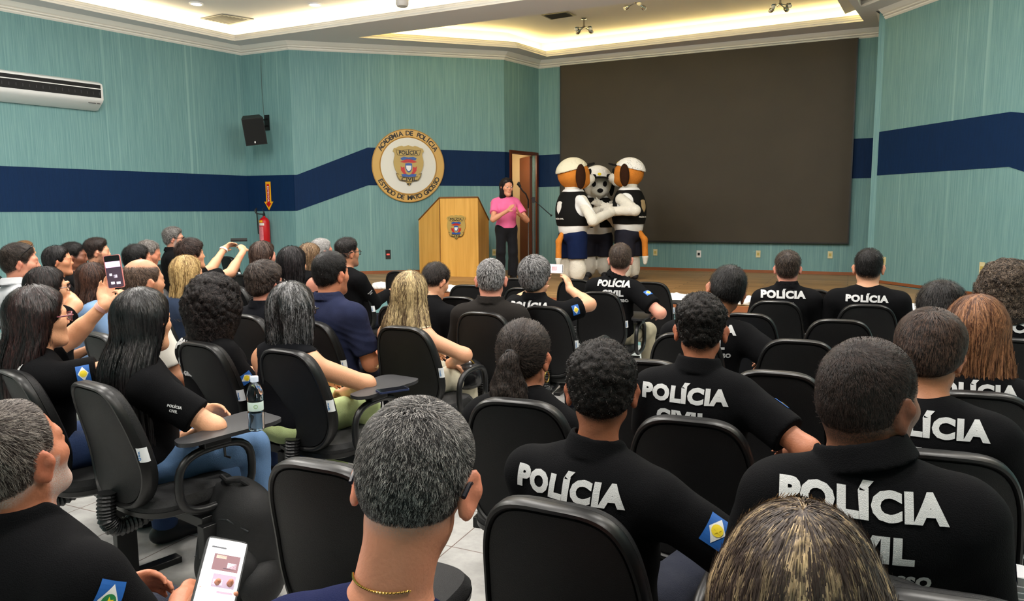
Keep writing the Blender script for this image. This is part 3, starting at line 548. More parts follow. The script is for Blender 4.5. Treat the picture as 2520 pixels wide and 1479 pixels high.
def make_chair():
    t=empty('auditorium_chair'); 
    V,F=loft([ringat(s,y) for s,y in ((.02,-.026),(.3,-.027),(.6,-.028),(.85,-.028),(.905,-.027),(.915,-.022),(.925,-.028))],True,False); MB().add(V,F).build('back_cover',LEATH,t,smooth=True)
    V,F=loft([ringat(s,y) for s,y in ((.922,-.026),(.945,-.034),(.975,-.034),(.995,-.026),(1.0,-.012),(1.0,.0))],False,False); MB().add(V,F).build('edge_trim',EDGE,t,smooth=True)
    V,F=loft([ringat(s,y) for s,y in ((1.0,-.002),(1.0,.012),(.975,.03),(.9,.042),(.6,.05),(.3,.052),(.02,.052))],False,True); MB().add(V,F).build('backrest',LEATH,t,smooth=True)
    S=superring(48,.235,.225,.62,.62,lambda q:1)
    def sr(sc,z,dz=0): return [(x*sc,y*sc+.01,z+.10*max(0,-(y-.10))**1.5*0-.35*max(0,y-.12)**1.5) for x,y in S]
    V,F=loft([sr(s,z) for s,z in ((.1,.472),(.7,.474),(.92,.468),(1.0,.445),(1.0,.425))],True,False); MB().add(V,F).build('seat',LEATH2,t,smooth=True)
    V,F=loft([sr(s,z) for s,z in ((1.01,.426),(1.0,.405),(.9,.392),(.1,.39))],False,True); MB().add(V,F).build('seat_shell',EDGE,t,smooth=True)
    # bellows post
    path=[Vector((0,-.262,.50)),Vector((0,-.268,.44)),Vector((0,-.268,.39)),Vector((0,-.25,.355)),Vector((0,-.215,.34)),Vector((0,-.15,.345)),Vector((0,-.06,.37))]
    P=[];Rr=[]
    for i in range(len(path)-1):
        for k in range(8):
            P.append(path[i].lerp(path[i+1],k/8)); Rr.append(.030+.007*(len(P)%2))
    MB().tube(P,Rr,14).build('back_post',PLAS,t,smooth=False)
    m=MB(); m.box((0,0,.355),(.56,.06,.045),bev=.004); m.build('beam',STEEL,t)
    m=MB(); m.box((.285,0,.19),(.045,.085,.32),bev=.004); m.build('leg',STEEL,t); m=MB(); m.box((.285,0,.015),(.06,.46,.03),bev=.006); m.build('foot',STEEL,t)
    m=MB(); m.box((.285,-.046,.12),(.02,.006,.05)); m.build('leg_sticker',TAGW,t)
    # label on the side edge
    m=MB(); V=[]; x0=.2135
    for k in range(5):
        a=math.radians(200+k*30-10); V+= [(x0-.006+.02*math.cos(math.radians(-80+k*28)),backpt(.213,z-BZ,0)[1]-.008+.024*math.sin(math.radians(-80+k*28)),z) for z in(.655,.715)]
    m.add(V,[(2*k,2*k+2,2*k+3,2*k+1) for k in range(4)]); lb=m.build('label',TAGW,t,smooth=True); 
    T,F=txt('flex',1,.02); T=fit(T,.040,.011,(0,0)); yb=backpt(.213,0,0)[1]-.008
    W=[]
    for q in T:
        a=math.radians(-52)+q[1]/.024; W.append((x0-.006+.0208*math.cos(a),yb+.0252*math.sin(a),.685+q[0]))
    mesh_obj('lettering',W,F,TAGB,lb)
    return t
def arm_loop():
    m=MB(); P=[]
    for k in range(28):
        a=2*math.pi*k/28; c,s_=math.cos(a),math.sin(a); y=.05+.165*math.copysign(abs(c)**.7,c); z=.535+.125*math.copysign(abs(s_)**.7,s_); P.append((.275,y-.0*z,z+.10*(y-.05)*.3))
    m.tube(P,.017,10,closed=True); return m
TABP=[(.225,-.10),(.30,-.12),(.335,-.08),(.345,.28),(.32,.35),(.13,.36),(.09,.32),(.10,.20),(.14,.14),(.20,.10),(.215,.0)]
def rounded(poly,r=.02,n=4):
    out=[]; N=len(poly)
    for i in range(N):
        a,b,c=[Vector(poly[(i+k)%N]) for k in(-1,0,1)]; d1=(a-b);d2=(c-b); q=min(r,d1.length*.45,d2.length*.45); p=b+d1.normalized()*q; s_=b+d2.normalized()*q
        for k in range(n+1):
            u=k/n; out.append(tuple((p*(1-u)**2+b*2*u*(1-u)+s_*u*u)))
    return out
CH=make_chair(); CPARTS=list(CH.children)
armM=arm_loop().build('armrest',PLAS,CH,smooth=True)
tabU=MB().prism(rounded(TABP,.03),.700,.716).build('writing_tablet',TABM,CH); hU=MB(); hU.box((.275,.05,.68),(.05,.12,.03),bev=.006); hU.tube([(.275,.09,.655),(.262,.10,.60),(.285,.11,.595)],.005,6); hUo=hU.build('hinge',PLAS,CH)
Mt=Matrix.Translation((.315,.06,.40))@Matrix.Rotation(math.radians(90),4,'Y')@Matrix.Rotation(math.radians(0),4,'Z')
tabD=MB().prism(rounded([(-.31,-.17),(-.31,.05),(-.26,.19),(.02,.19),(.03,-.16),(-.1,-.19)],.03),-.008,.008,M=Mt).build('writing_tablet',TABM,CH)
EXTRA={'arm':armM,'up':tabU,'hinge':hUo,'down':tabD}
for o in EXTRA.values(): o.parent=None; COL.objects.unlink(o)
def place(name_root,loc,rz,label,extras,first):
    r=CH if first else CH.copy()
    if not first: COL.objects.link(r)
    r.location=loc; r.rotation_euler=(0,0,rz); tag(r,label,'chair','black auditorium chairs')
    if not first:
        for c in CPARTS:
            k=c.copy(); COL.objects.link(k); k.parent=r
            for g in c.children: q=g.copy(); COL.objects.link(q); q.parent=k
    for e in extras:
        k=EXTRA[e].copy(); COL.objects.link(k); k.parent=r
    return r
# (u, v of the middle of the top edge, yaw in degrees, extras, label)
CHAIRS=[(1372,1224,-27,'a','nearest black chair at the bottom, behind the POLÍCIA shirt of the curly man'),
(1275,976,-20,'','empty black chair behind the ponytailed woman'),(1700,1020,-22,'','black chair back right of the curly man in the centre'),
(1912,908,-22,'','black chair back left of the large shaved head'),(1965,832,-20,'','empty black chair with a worn patch, left above the shaved head'),
(2066,783,-20,'','empty black chair between the two POLÍCIA shirts on the right'),(1908,738,-20,'','black chair of the POLÍCIA man under the LED wall, left one'),
(2135,747,-20,'','black chair of the broad POLÍCIA man under the LED wall, right one'),(1838,768,-22,'','black chair with label right of the tall curly-topped head'),
(1690,816,-20,'','empty black chair left of the tall curly-topped head'),(1590,880,-22,'','black chair top peeking beside the curly man in the centre'),
(1188,765,-22,'','black chair in the middle behind the grey-cropped man in a plain shirt'),(995,800,-26,'a','black chair of the blonde woman in a cream top'),
(710,856,-30,'au','black chair of the woman with a grey bob, a phone on its tablet'),(500,838,-32,'','black chair of the woman with curly black hair'),
(242,937,-36,'au','black chair of the woman with very long black hair, bottle on its tablet'),(48,907,-40,'','black chair of the woman filming with a pink phone'),
(800,1126,-24,'','empty black chair left of the grey-haired man in the foreground'),(1342,751,-25,'d','black chair of the man filming with a white phone, tablet folded down'),
(1476,716,-22,'au','empty black chair behind the man with MATO GROSSO on his shirt'),(1600,692,-22,'au','black chair right of the man with MATO GROSSO on his shirt'),
(1418,686,-20,'','black chair in the front row right of the white phone'),(1270,683,-18,'','black chair in the front row beneath the woman in pink'),
(1290,706,-20,'','black chair top peeking left of the man filming with a white phone'),(1153,699,-18,'','black chair in the front row below the podium'),
(985,666,-22,'','black chair in the front row left of the podium, before the blonde hair'),(1128,728,-20,'','black chair left of the grey-cropped man'),
(866,690,-30,'a','black chair of the man with faded hair and long sleeves'),(1995,710,-20,'','black chair right of the left POLÍCIA man under the LED wall'),
(2408,958,-20,'','black chair of the brown-haired woman at the right edge'),(2325,1102,-20,'','black chair of the man with a brown hair whorl'),
(2080,1388,-22,'','black chair arch just above the bottom edge beside the highlighted hair'),(765,786,-30,'','black chair of the man in the blue denim shirt'),
(612,772,-33,'','black chair of the man with wavy hair and glasses'),(602,674,-38,'','black chair below the woman with long straight brown hair'),
(165,741,-42,'','black chair right of the raised hoodie man, under the pink phone'),(252,816,-38,'','black chair behind the raised wrist with a pink watch band'),
(404,650,-42,'','black chair beneath the grey-bearded man by the wall'),(562,630,-40,'','dark chair by the wall below the raised arms'),
(197,693,-42,'','black chair of the young woman smiling in profile'),(548,690,-38,'','black chair right of the curly black hair')]
for k,(u,v,yaw,ex,lab) in enumerate(CHAIRS):
    top=onz(u,v,.955); ry=math.radians(yaw); off=Vector((0,-.262,0)); off.rotate(Matrix.Rotation(ry,3,'Z')); e=[]
    if 'a' in ex: e+=['arm']
    if 'u' in ex: e+=['up','hinge']
    if 'd' in ex: e+=['arm','down']
    place('c',(top[0]-off.x,top[1]-off.y,0),ry,lab,e,k==0)
# ---------------- people ----------------
def skin_mat(name,rgb,hair):
    if name in MATS: return MATS[name]
    m=bpy.data.materials.new(name); m.use_nodes=True; nt=m.node_tree; N=nt.nodes; L=nt.links; b=N['Principled BSDF']
    def at_(k): a=N.new('ShaderNodeAttribute'); a.attribute_name=k; return a
    tc=N.new('ShaderNodeTexCoord'); n=N.new('ShaderNodeTexNoise'); n.inputs['Scale'].default_value=9; n.inputs['Detail'].default_value=3; L.new(tc.outputs['Object'],n.inputs['Vector'])
    c=lin(rgb); m0=N.new('ShaderNodeMix'); m0.data_type='RGBA'; m0.inputs[6].default_value=tuple(x*.9 for x in c)+(1,); m0.inputs[7].default_value=tuple(min(1,x*1.08) for x in c)+(1,); L.new(n.outputs['Fac'],m0.inputs[0])
    m1=N.new('ShaderNodeMix'); m1.data_type='RGBA'; m1.inputs[7].default_value=(min(1,c[0]*.95),c[1]*.55,c[2]*.55,1); L.new(m0.outputs[2],m1.inputs[6]); L.new(at_('red').outputs['Fac'],m1.inputs[0])
    n2=N.new('ShaderNodeTexNoise'); n2.inputs['Scale'].default_value=420; n2.inputs['Detail'].default_value=1; L.new(tc.outputs['Object'],n2.inputs['Vector'])
    r=N.new('ShaderNodeMapRange'); r.inputs[1].default_value=.35; r.inputs[2].default_value=.6; r.inputs[3].default_value=.35; r.inputs[4].default_value=1; L.new(n2.outputs['Fac'],r.inputs[0])
    mu=N.new('ShaderNodeMath'); mu.operation='MULTIPLY'; L.new(at_('stub').outputs['Fac'],mu.inputs[0]); L.new(r.outputs[0],mu.inputs[1])
    m2=N.new('ShaderNodeMix'); m2.data_type='RGBA'; m2.inputs[7].default_value=lin(hair)+(1,); L.new(m1.outputs[2],m2.inputs[6]); L.new(mu.outputs[0],m2.inputs[0]); L.new(m2.outputs[2],b.inputs['Base Color'])
    b.inputs['Roughness'].default_value=.48; b.inputs['Specular IOR Level'].default_value=.4; b.inputs['Subsurface Weight'].default_value=.06; b.inputs['Subsurface Radius'].default_value=(.012,.004,.002); b.inputs['Subsurface Scale'].default_value=1
    n3=N.new('ShaderNodeTexNoise'); n3.inputs['Scale'].default_value=180; n3.inputs['Detail'].default_value=2; L.new(tc.outputs['Object'],n3.inputs['Vector'])
    bp=N.new('ShaderNodeBump'); bp.inputs['Strength'].default_value=.18; bp.inputs['Distance'].default_value=.004; L.new(n3.outputs['Fac'],bp.inputs['Height']); L.new(bp.outputs[0],b.inputs['Normal'])
    MATS[name]=m; return m
def hair_mat(name,c1,c2,rough=.5,bias=.5,sc=(60,60,8),spec=.25):
    if name in MATS: return MATS[name]
    m=bpy.data.materials.new(name); m.use_nodes=True; nt=m.node_tree; N=nt.nodes; L=nt.links; b=N['Principled BSDF']
    a=N.new('ShaderNodeAttribute'); a.attribute_name='rnd'
    tc=N.new('ShaderNodeTexCoord'); mp=N.new('ShaderNodeMapping'); mp.inputs['Scale'].default_value=sc; L.new(tc.outputs['Object'],mp.inputs[0])
    n=N.new('ShaderNodeTexNoise'); n.inputs['Scale'].default_value=1.6; n.inputs['Detail'].default_value=4; L.new(mp.outputs[0],n.inputs['Vector'])
    ad=N.new('ShaderNodeMath'); ad.operation='ADD'; L.new(a.outputs['Fac'],ad.inputs[0]); L.new(n.outputs['Fac'],ad.inputs[1])
    r=N.new('ShaderNodeMapRange'); r.inputs[1].default_value=bias+.15; r.inputs[2].default_value=bias+.85; L.new(ad.outputs[0],r.inputs[0])
    mx=N.new('ShaderNodeMix'); mx.data_type='RGBA'; mx.inputs[6].default_value=lin(c1)+(1,); mx.inputs[7].default_value=lin(c2)+(1,); L.new(r.outputs[0],mx.inputs[0]); L.new(mx.outputs[2],b.inputs['Base Color'])
    b.inputs['Roughness'].default_value=rough; b.inputs['Specular IOR Level'].default_value=spec
    bp=N.new('ShaderNodeBump'); bp.inputs['Strength'].default_value=.6; bp.inputs['Distance'].default_value=.004; L.new(n.outputs['Fac'],bp.inputs['Height']); L.new(bp.outputs[0],b.inputs['Normal'])
    MATS[name]=m; return m
HL=np.array([-.13,-.09,-.06,-.035,-.015,.005,.012,.03,.045,.06,.075,.088,.11]); HZ=np.array([-.085,-.078,-.062,-.045,-.028,.012,.0,-.01,.035,.055,.072,.10,.25])
def hgt(q,front=0,nape=0):            # height above the hairline in head coordinates
    y=q[:,1]; return q[:,2]-np.interp(y,HL,HZ)-front*sst(y,.0,.05)-nape*sst(-y,.02,.08)
def cranium(q,g=0): return smin(ell(q,(0,-.014,.034),(.0765+g,.0965+g,.087+g)),ell(q,(0,-.03,-.015),(.062+g,.066+g,.06+g)),.04)
def head_sdf(q,fem=False):
    r=cranium(q); j=.9 if fem else 1.0
    r=smin(r,ell(q,(0,.032,-.040),(.060*j,.057,.075)),.03)
    r=smin(r,seg(q,(0,.066,-.096),(0,.078,-.098),.020*j),.03)
    for s in(-1,1):
        r=smin(r,seg(q,(s*.052*j,-.005,-.062),(s*.022,.06,-.094),.014),.035)
        r=smin(r,seg(q,(s*.044,.058,-.016),(s*.05,.04,-.012),.018),.03)
        r=smin(r,seg(q,(s*.012,.082,.027),(s*.040,.070,.026),.010),.018)
    for s in(-1,1): r=smax(r,-ell(q,(s*.031,.098,.006),(.019,.017,.012)),.014)
    r=smin(r,seg(q,(0,.083,.018),(0,.099,-.020),.006,.0088),.012)
    for s in(-1,1): r=smin(r,ell(q,(s*.010,.092,-.024),(.007,.010,.007)),.007)
    for s in(-1,1): r=smin(r,ell(q,(s*.031,.076,.006),(.014,.0135,.0125)),.004)
    r=smin(r,seg(q,(-.017,.085,-.052),(.017,.085,-.052),.0055),.008); r=smin(r,seg(q,(-.015,.084,-.061),(.015,.084,-.061),.006),.006)
    return r
def ear_sdf(q,s,out=0,k=1.0):
    M=np.array(Matrix.Rotation(-s*math.radians(22+out*600),3,'Z')@Matrix.Rotation(math.radians(-10),3,'X'))
    c=np.array([s*(.081+out),-.012,-.006]); a=ell(q,c,(.0095,.0195*k,.033*k),M)
    a=smax(a,-ell(q,c+M@np.array([s*.010,.003,.004]),(.0075,.0125*k,.020*k),M),.005)
    a=smin(a,ell(q,c+M@np.array([-s*.001,.007,-.030]),(.007,.008,.010)),.008)
    return smin(a,seg(q,c+M@np.array([0,.012,.008]),c+np.array([-s*.012,.012,-.006]),.009),.012)
FING=[(.030,.088,.070,.0088),(.010,.094,.080,.0090),(-.010,.091,.074,.0086),(-.029,.082,.058,.0078)]
def hand_caps(Wr,f,n,side,curl=35,k=1.0,spread=0):
    f=nrm(f); n=nrm(n-f*(np.dot(n,f))); x=np.cross(f,n)*side      # x points to the thumb side
    out=[]; Wr=np.asarray(Wr)
    out.append(('p',Wr+f*.050*k,np.stack([x,f,n],1),np.array([.040,.052,.0145])*k))
    out.append(('s',Wr-f*.01,Wr+f*.025*k,.024*k,.026*k))
    for i,(ox,oy,ln,r) in enumerate(FING):
        b=Wr+(x*ox+f*oy*.88)*k; d=nrm(f+x*(ox*spread*10)); c=math.radians(curl*(1+.12*i)); L_=[.45,.31,.24]; p=b-d*.018*k; 
        for j in range(3):
            a=c*(j+ .6)/1.6 if j else c*.45
            dd=d*math.cos(a)+n*math.sin(a); q=p+dd*ln*L_[j]*k*(1.25 if j==0 else 1); out.append(('s',p,q,r*(1-.10*j)*k,r*(1-.10*(j+1))*k)); p=q
    b=Wr+(f*.022+x*.026)*k; q=b+(f*.62+x*.62+n*.25)*.042*k; t=q+(f*.9+x*.15+n*.35)*.034*k; out+= [('s',b,q,.0125*k,.0105*k),('s',q,t,.0105*k,.0085*k)]
    return out
def caps_sdf(P,L_,k=.008):
    r=None
    for c in L_:
        d=ell(P,c[1],c[3],c[2]) if c[0]=='p' else seg(P,c[1],c[2],c[3],c[4]); r=d if r is None else smin(r,d,k)
    return r
def ik(S,W_,la,lb,pole):
    S=np.array(S,float);W_=np.array(W_,float); v=W_-S; d=np.linalg.norm(v); 
    if d>(la+lb)*.985: W_=S+v/d*(la+lb)*.985; d=(la+lb)*.985; v=W_-S
    a=(la*la-lb*lb+d*d)/(2*d); h=math.sqrt(max(la*la-a*a,0)); u=v/d; p=np.array(pole,float); p=nrm(p-u*(p@u)); return S+u*a+p*h,W_
def ribbons(P0,f,dirf,steps,step,width,off,lift=0,rnd=None,wig=0,gz=None):
    n=len(P0); P=P0.astype(np.float32).copy(); pts=[];sd=[]
    seed=RNG.random((n,3)).astype(np.float32)*6.28
    ddl=None
    for k in range(steps+1):
        g=gradf(f,P); D=dirf(P,k,seed); D=D-g*(D*g).sum(1,keepdims=True); D/=np.linalg.norm(D,axis=1,keepdims=True)+1e-6
        if ddl is not None: D=nrm_rows(D*.6+ddl*.4)
        ddl=D; s_=np.cross(D,g); w=width*(1-.75*(k/steps)**2)
        pts.append(P+g*(off+lift*k/steps)); sd.append(s_*w/2); P=P+D*step; P=P-g*np.clip(f(P),-.02,.02)[:,None]
    A_=np.stack(pts,1); B_=np.stack(sd,1); V=np.stack([A_-B_,A_+B_],2).reshape(-1,3)
    base=(np.arange(n)*(steps+1)*2)[:,None]; k=np.arange(steps)[None]*2; F=np.stack([base+k,base+k+1,base+k+3,base+k+2],-1).reshape(-1,4)
    r=np.repeat(rnd if rnd is not None else RNG.random(n),(steps+1)*2); return V,F,r
def nrm_rows(a): return a/(np.linalg.norm(a,axis=1,keepdims=True)+1e-9)
TEXTC={}
def text_cells(s):
    if s not in TEXTC: V,F=txt(s,1,.06,cell=.11); TEXTC[s]=(V,F)
    return TEXTC[s]
LETM=mat('silver_white_lettering',(206,206,206),.6,bump=.5,bscale=700); LETM2=mat('grey_lettering',(120,118,116),.6)
PATB=mat('patch_blue',(28,92,170),.6); PATW=mat('patch_white',(226,228,226),.6); PATG=mat('patch_green',(40,130,70),.6); PATY=mat('patch_yellow',(240,214,50),.6)
HEADS=[]
def person(label,u,v,d,yaw=-25,head=(None,0,0),sex='m',skin=(196,144,110),hair=None,top=None,pants=(30,34,48),arms=None,lean=0,side=0,s=1.0,sw=None,bulk=1.0,beard=0,beardc=None,glasses=None,stand=None,ear=0,eark=1.0,h=None,legs=True,shoes=(20,20,22),seat=.56,nk=1.0,belly=1.0,nz=.0,group=None):
    fem=sex=='f'; hy=head[0] if head[0] is not None else yaw; hp_,hr_=head[1],head[2]
    hair=dict(hair or {}); ht=hair.get('tt',.012); kind=hair.get('kind','short'); sw=sw or (.150 if fem else .172); s_=s
    Cw=at(u,v,d)-np.array([0,0,(.121+ht)*s_])
    Rb=rot(yaw); nloc=np.array([-side,-.030-.10*math.sin(math.radians(hp_)),-.160+nz])*max(s_,1.0); Nw=Cw+Rb@nloc
    rootw=Nw-Rb@np.array([side*.0,lean,0]); z0=stand if stand is not None else 0; root=np.array([rootw[0],rootw[1],z0])
    toL=lambda p: Rb.T@(np.asarray(p)-root)
    C_=toL(Cw); N_=toL(Nw); Rh=rot(hy-yaw,hp_,hr_); Ry=rot(hy-yaw)
    hq=lambda P:((P-C_.astype(np.float32))@Rh.astype(np.float32))/s_; gq=lambda P:((P-C_.astype(np.float32))@Ry.astype(np.float32))/s_
    hz=seat if stand is None else .90*(N_[2]/1.36)
    Hc=np.array([0,-.0,hz]); sp=lambda t: Hc*(1-t)+N_*t; V3=lambda x,y,z:np.array([x,y,z])
    rt=Rb.T@Rb
    S_={}; E_={}; W_={}; T_={}
    up,fo=.285*s_,.25*s_
    arms=arms or {}
    for nm,sg in(('L',-1),('R',1)):
        S_[nm]=N_+V3(sg*sw,-.012,-.068)*s_; a=arms.get(nm)
        px=lambda q: toL(at(*q)) if q is not None else None
        if a is None:
            E_[nm],W_[nm]=ik(S_[nm],V3(sg*.10,.30,hz+.13) if stand is None else V3(sg*.25,.06,hz-.08),up,fo,(sg*.6,-.6,-.5)); T_[nm]=W_[nm]+V3(-sg*.3,1,-.25)
        elif 'L' in a: 
            E_[nm],W_[nm]=ik(S_[nm],np.array(a['L']),up,fo,a.get('pole',(sg*.6,-.3,-.8))); T_[nm]=W_[nm]+np.array(a.get('f',(0,1,0)))
        else:
            if a.get('E') is not None:
                E_[nm]=px(a['E']); v_=E_[nm]-S_[nm]; l=np.linalg.norm(v_); E_[nm]=S_[nm]+v_/l*min(max(l,.22*s_),.33*s_); W_[nm]=px(a['W']); v_=W_[nm]-E_[nm]; l=np.linalg.norm(v_); W_[nm]=E_[nm]+v_/l*min(max(l,.20*s_),.29*s_)
            else: E_[nm],W_[nm]=ik(S_[nm],px(a['W']),up,fo,a.get('pole',(sg*.5,.1,-.8)))
            T_[nm]=px(a['T']) if a.get('T') else W_[nm]*2-E_[nm]
    b=bulk
    def torso(P):
        L_=[ell(P,Hc+V3(0,-.015,.0),(.172*b,.125,.12)),ell(P,sp(.33)+V3(0,.01*belly,0),(.150*b,.118*belly,.17)),ell(P,sp(.68),(.160*b,.112,.18)),ell(P,N_+V3(0,-.012,-.10)*s_,(.145*b,.085,.09)),
            seg(P,S_['L']+V3(.01,0,0),S_['R']-V3(.01,0,0),.060*s_*(.9 if fem else 1)*b**.5)]
        if fem: L_+= [ell(P,sp(.66)+V3(q*.075,.085,0),(.062,.055,.060)) for q in(-1,1)]
        L_+= [seg(P,N_+V3(q*.030,-.010,-.004)*s_,N_+V3(q*.115,-.012,-.040)*s_,.036*s_*nk,.040*s_) for q in(-1,1)]
        return uni(L_,.06)
    def armf(P,nm,g0=0,g1=0,upto=None):
        S,E,W0=S_[nm],E_[nm],W_[nm]; ab=(.92 if fem else 1.0)*s_*b**.6
        a=smin(seg(P,S,E,.052*ab,.041*ab),seg(P,E,W0,.041*ab,.027*ab),.03); return smin(a,seg(P,E+(W0-E)*.18,E+(W0-E)*.35,.042*ab,.040*ab),.02)
    hk=(.9 if fem else 1.0)*s_
    handL=[]
    for nm,sg in(('L',-1),('R',1)):
        f_=T_[nm]-W_[nm]; a=arms.get(nm) or {}; n_=np.array(a.get('n',(-sg*.75,.25,-.55)),float); handL+=[hand_caps(W_[nm],f_,n_,-sg*a.get('flip',1),a.get('curl',40),hk)]
    neckb=lambda P: seg(P,C_+Rh@V3(0,-.022,-.05)*s_,N_+V3(0,0,-.02),.053*s_*nk*(.86 if fem else 1),.060*s_*nk*(.86 if fem else 1))
    K={}
    for nm,sg in(('L',-1),('R',1)):
        if stand is None: K[nm]=[V3(sg*.09,.03,hz-.02),V3(sg*.125,.43,hz-.03),V3(sg*.13,.46,.09)]
        else: K[nm]=[V3(sg*.085,.0,hz-.02),V3(sg*.10,.03,hz*.53),V3(sg*.11,-.01,.09)]
    def legf(P,nm,g=0):
        a,k_,c=K[nm]; return smin(seg(P,a,k_,.082*b**.7+g,.058+g),seg(P,k_,c,.056+g,.038+g),.03)
    def body(P):
        q=hq(P); hd=head_sdf(q,fem)
        for sg in(-1,1): hd=smin(hd,ear_sdf(q,sg,ear,eark),.006)
        r=smin(hd*s_,neckb(P),.03*s_); r=smin(r,torso(P),.035)
        for nm in 'LR': r=smin(r,armf(P,nm),.025); 
        for i in(0,1): r=smin(r,caps_sdf(P,handL[i],.007),.012)
        if legs:
            for nm in 'LR': r=smin(r,legf(P,nm),.04)
        return r
    h=h or (.0052 if d<2.2 else .0062 if d<3.2 else .008 if d<5.5 else .010)
    R=empty('person',root,math.radians(yaw),label,'person',group)
    J=[C_+V3(0,0,.15),C_-V3(.13,.13,.1),C_+V3(.13,.13,.1),Hc-V3(.24,.2,.16),Hc+V3(.24,.2,0),S_['L']-V3(.1,.1,0),S_['R']+V3(.1,.1,0)]+[x+o for nm in 'LR' for x in(E_[nm],W_[nm],W_[nm]+nrm(T_[nm]-W_[nm])*.14) for o in(V3(.1,.1,.1),V3(-.1,-.1,-.1))]
    if legs: J+= [x+o for nm in 'LR' for x in K[nm] for o in(V3(.12,.12,.12),V3(-.12,-.12,-.12))]
    lo=np.min(J,0)-.02; hi=np.max(J,0)+.02
    V,F=surfnet(body,lo,hi,h)
    q=hq(V.astype(np.float32)); hh=hgt(q,hair.get('front',0),hair.get('nape',0)); onhead=(cranium(q)<.02)
    stub=sst(hh,-hair.get('stubw',.014),.014)*onhead*hair.get('stub',1.0)
    if hair.get('bald'): stub*=1-.75*sst(q[:,2],.06,.10)
    br=sst(-q[:,2],.028,.05)*sst(q[:,1],.0,.03)*(np.abs(q[:,0])<.075)*(q[:,2]>-.125)*(q[:,1]<.11); br=np.maximum(br,sst(q[:,1],-.01,.01)*sst(-q[:,2],-.0,.015)*sst(np.abs(q[:,0]),.05,.062)*(q[:,1]<.035)*(q[:,2]>-.12))
    lips=(np.abs(q[:,2]+.057)<.012)*(np.abs(q[:,0])<.021)*(q[:,1]>.08); stub=np.maximum(stub,beard*br*(1-lips))
    eard=np.minimum(ear_sdf(q,1,ear,eark),ear_sdf(q,-1,ear,eark)); stub=stub*sst(eard,.001,.005); red=.35*(eard<.003)+.55*lips*(1-.3*(not fem))+.15*(q[:,1]>.098)*onhead
    hc=beardc if (beardc and beard) else hair.get('c',(28,22,20))
    sk=skin_mat('skin_%d_%d_%d_%d'%(skin+(hc[0],)),skin,hc)
    mesh_obj('body',V,F,sk,R,smooth=True,attrs={'stub':stub,'red':np.clip(red,0,1)})
    if d>2 or stand: 
        pass
    # eyes
    if hy is not None and hair.get('eyes',0):
        for sg in(-1,1):
            m=MB(); c=C_+Rh@V3(sg*.031,.0775,.006)*s_; M_=Matrix([list(r)+[0] for r in Rh]+[[0,0,0,1]]); 
            m.lathe([(0,.0128),(.004,.0122),(.008,.0102),(.011,.0065),(.0125,.0)],14,i=0,M=M_@Matrix.Rotation(math.radians(-90),4,'X')); m.v=[tuple(np.array(x)*s_+c) for x in m.v]; e=m.build('eye',mat('eye_white',(196,188,180),.3),R,smooth=True)
            m=MB(); m.lathe([(0,.0136),(.0035,.0134),(.0055,.0124)],12,M=M_@Matrix.Rotation(math.radians(-90),4,'X')); m.v=[tuple(np.array(x)*s_+c) for x in m.v]; m.build('iris',mat('iris_brown',(40,24,16),.2),e,smooth=True)
    # ---- clothes ----
    tp_=dict(kind='polo',c=(11,11,13)); tp_.update(top or {}); cm=mat('cloth_%d_%d_%d_%s'%(tuple(tp_['c'])+(tp_.get('mat',''),)),tp_['c'],.9,bump=.3,bscale=420,spec=.12,sheen=.0,var=tp_.get('var',.12),vscale=tp_.get('vs',5))
    sl={'polo':.72,'tee':.72,'long':2,'tank':0,'hoodie':2,'shirt':.75}[tp_['kind']]; loose=.012 if tp_['kind']!='tank' else .006; sl=tp_.get('sl',sl)
    gs=loose+.008; hem=hz-.10 if stand is None else hz-.02
    fold=tp_.get('fold',.0035)
    def sleeve(P,nm):
        S,E,W0=S_[nm],E_[nm],W_[nm]; ab=(.92 if fem else 1)*s_*b**.6; dr=nrm(E-S)
        if sl<=1: en=S+(E-S)*sl; a=seg(P,S-dr*.01,S+(E-S)*(sl+.12),.054*ab+gs,.050*ab+gs*1.2); return smax(a,(P-en.astype(np.float32))@dr.astype(np.float32),.006)
        return smin(seg(P,S,E,.052*ab+gs,.041*ab+gs),smax(seg(P,E,W0,.041*ab+gs,.028*ab+gs*.8),(P-W0.astype(np.float32))@nrm(W0-E).astype(np.float32),.005),.03)
    nd=nrm(C_+Rh@V3(0,-.03,-.06)*s_-N_)
    def shirt(P):
        r=torso(P)-loose
        if sl>0:
            for nm in 'LR': r=smin(r,sleeve(P,nm),.03)
        else:
            for nm,sg in(('L',-1),('R',1)):   # tank top: cut the armholes
                cc=S_[nm]+V3(sg*.03,0,-.01); r=smax(r,-(seg(P,cc+V3(0,-.15,.0),cc+V3(0,.15,0),.075*s_)),.008)
        if fold: r=r+fold*wob(P*np.array([1,1,1.6],np.float32),16+3*(abs(hash(label))%3 if 0 else len(label)%3),len(label))*.8+fold*.35*wob(P,47,3)
        if tp_.get('crease'):   # diagonal drag folds
            t_=P[:,0]*30+P[:,2]*52; r=r+tp_['crease']*np.abs(np.sin(t_+1.5*np.sin(P[:,2]*14)))*sst(N_[2]-P[:,2],.05,.2)
        r=np.maximum(r,hem-P[:,2])
        pn=P-N_.astype(np.float32); ax=pn@nd.astype(np.float32); dist=np.linalg.norm(pn-ax[:,None]*nd.astype(np.float32),axis=1); rn=.060*s_*nk*(.86 if fem else 1)
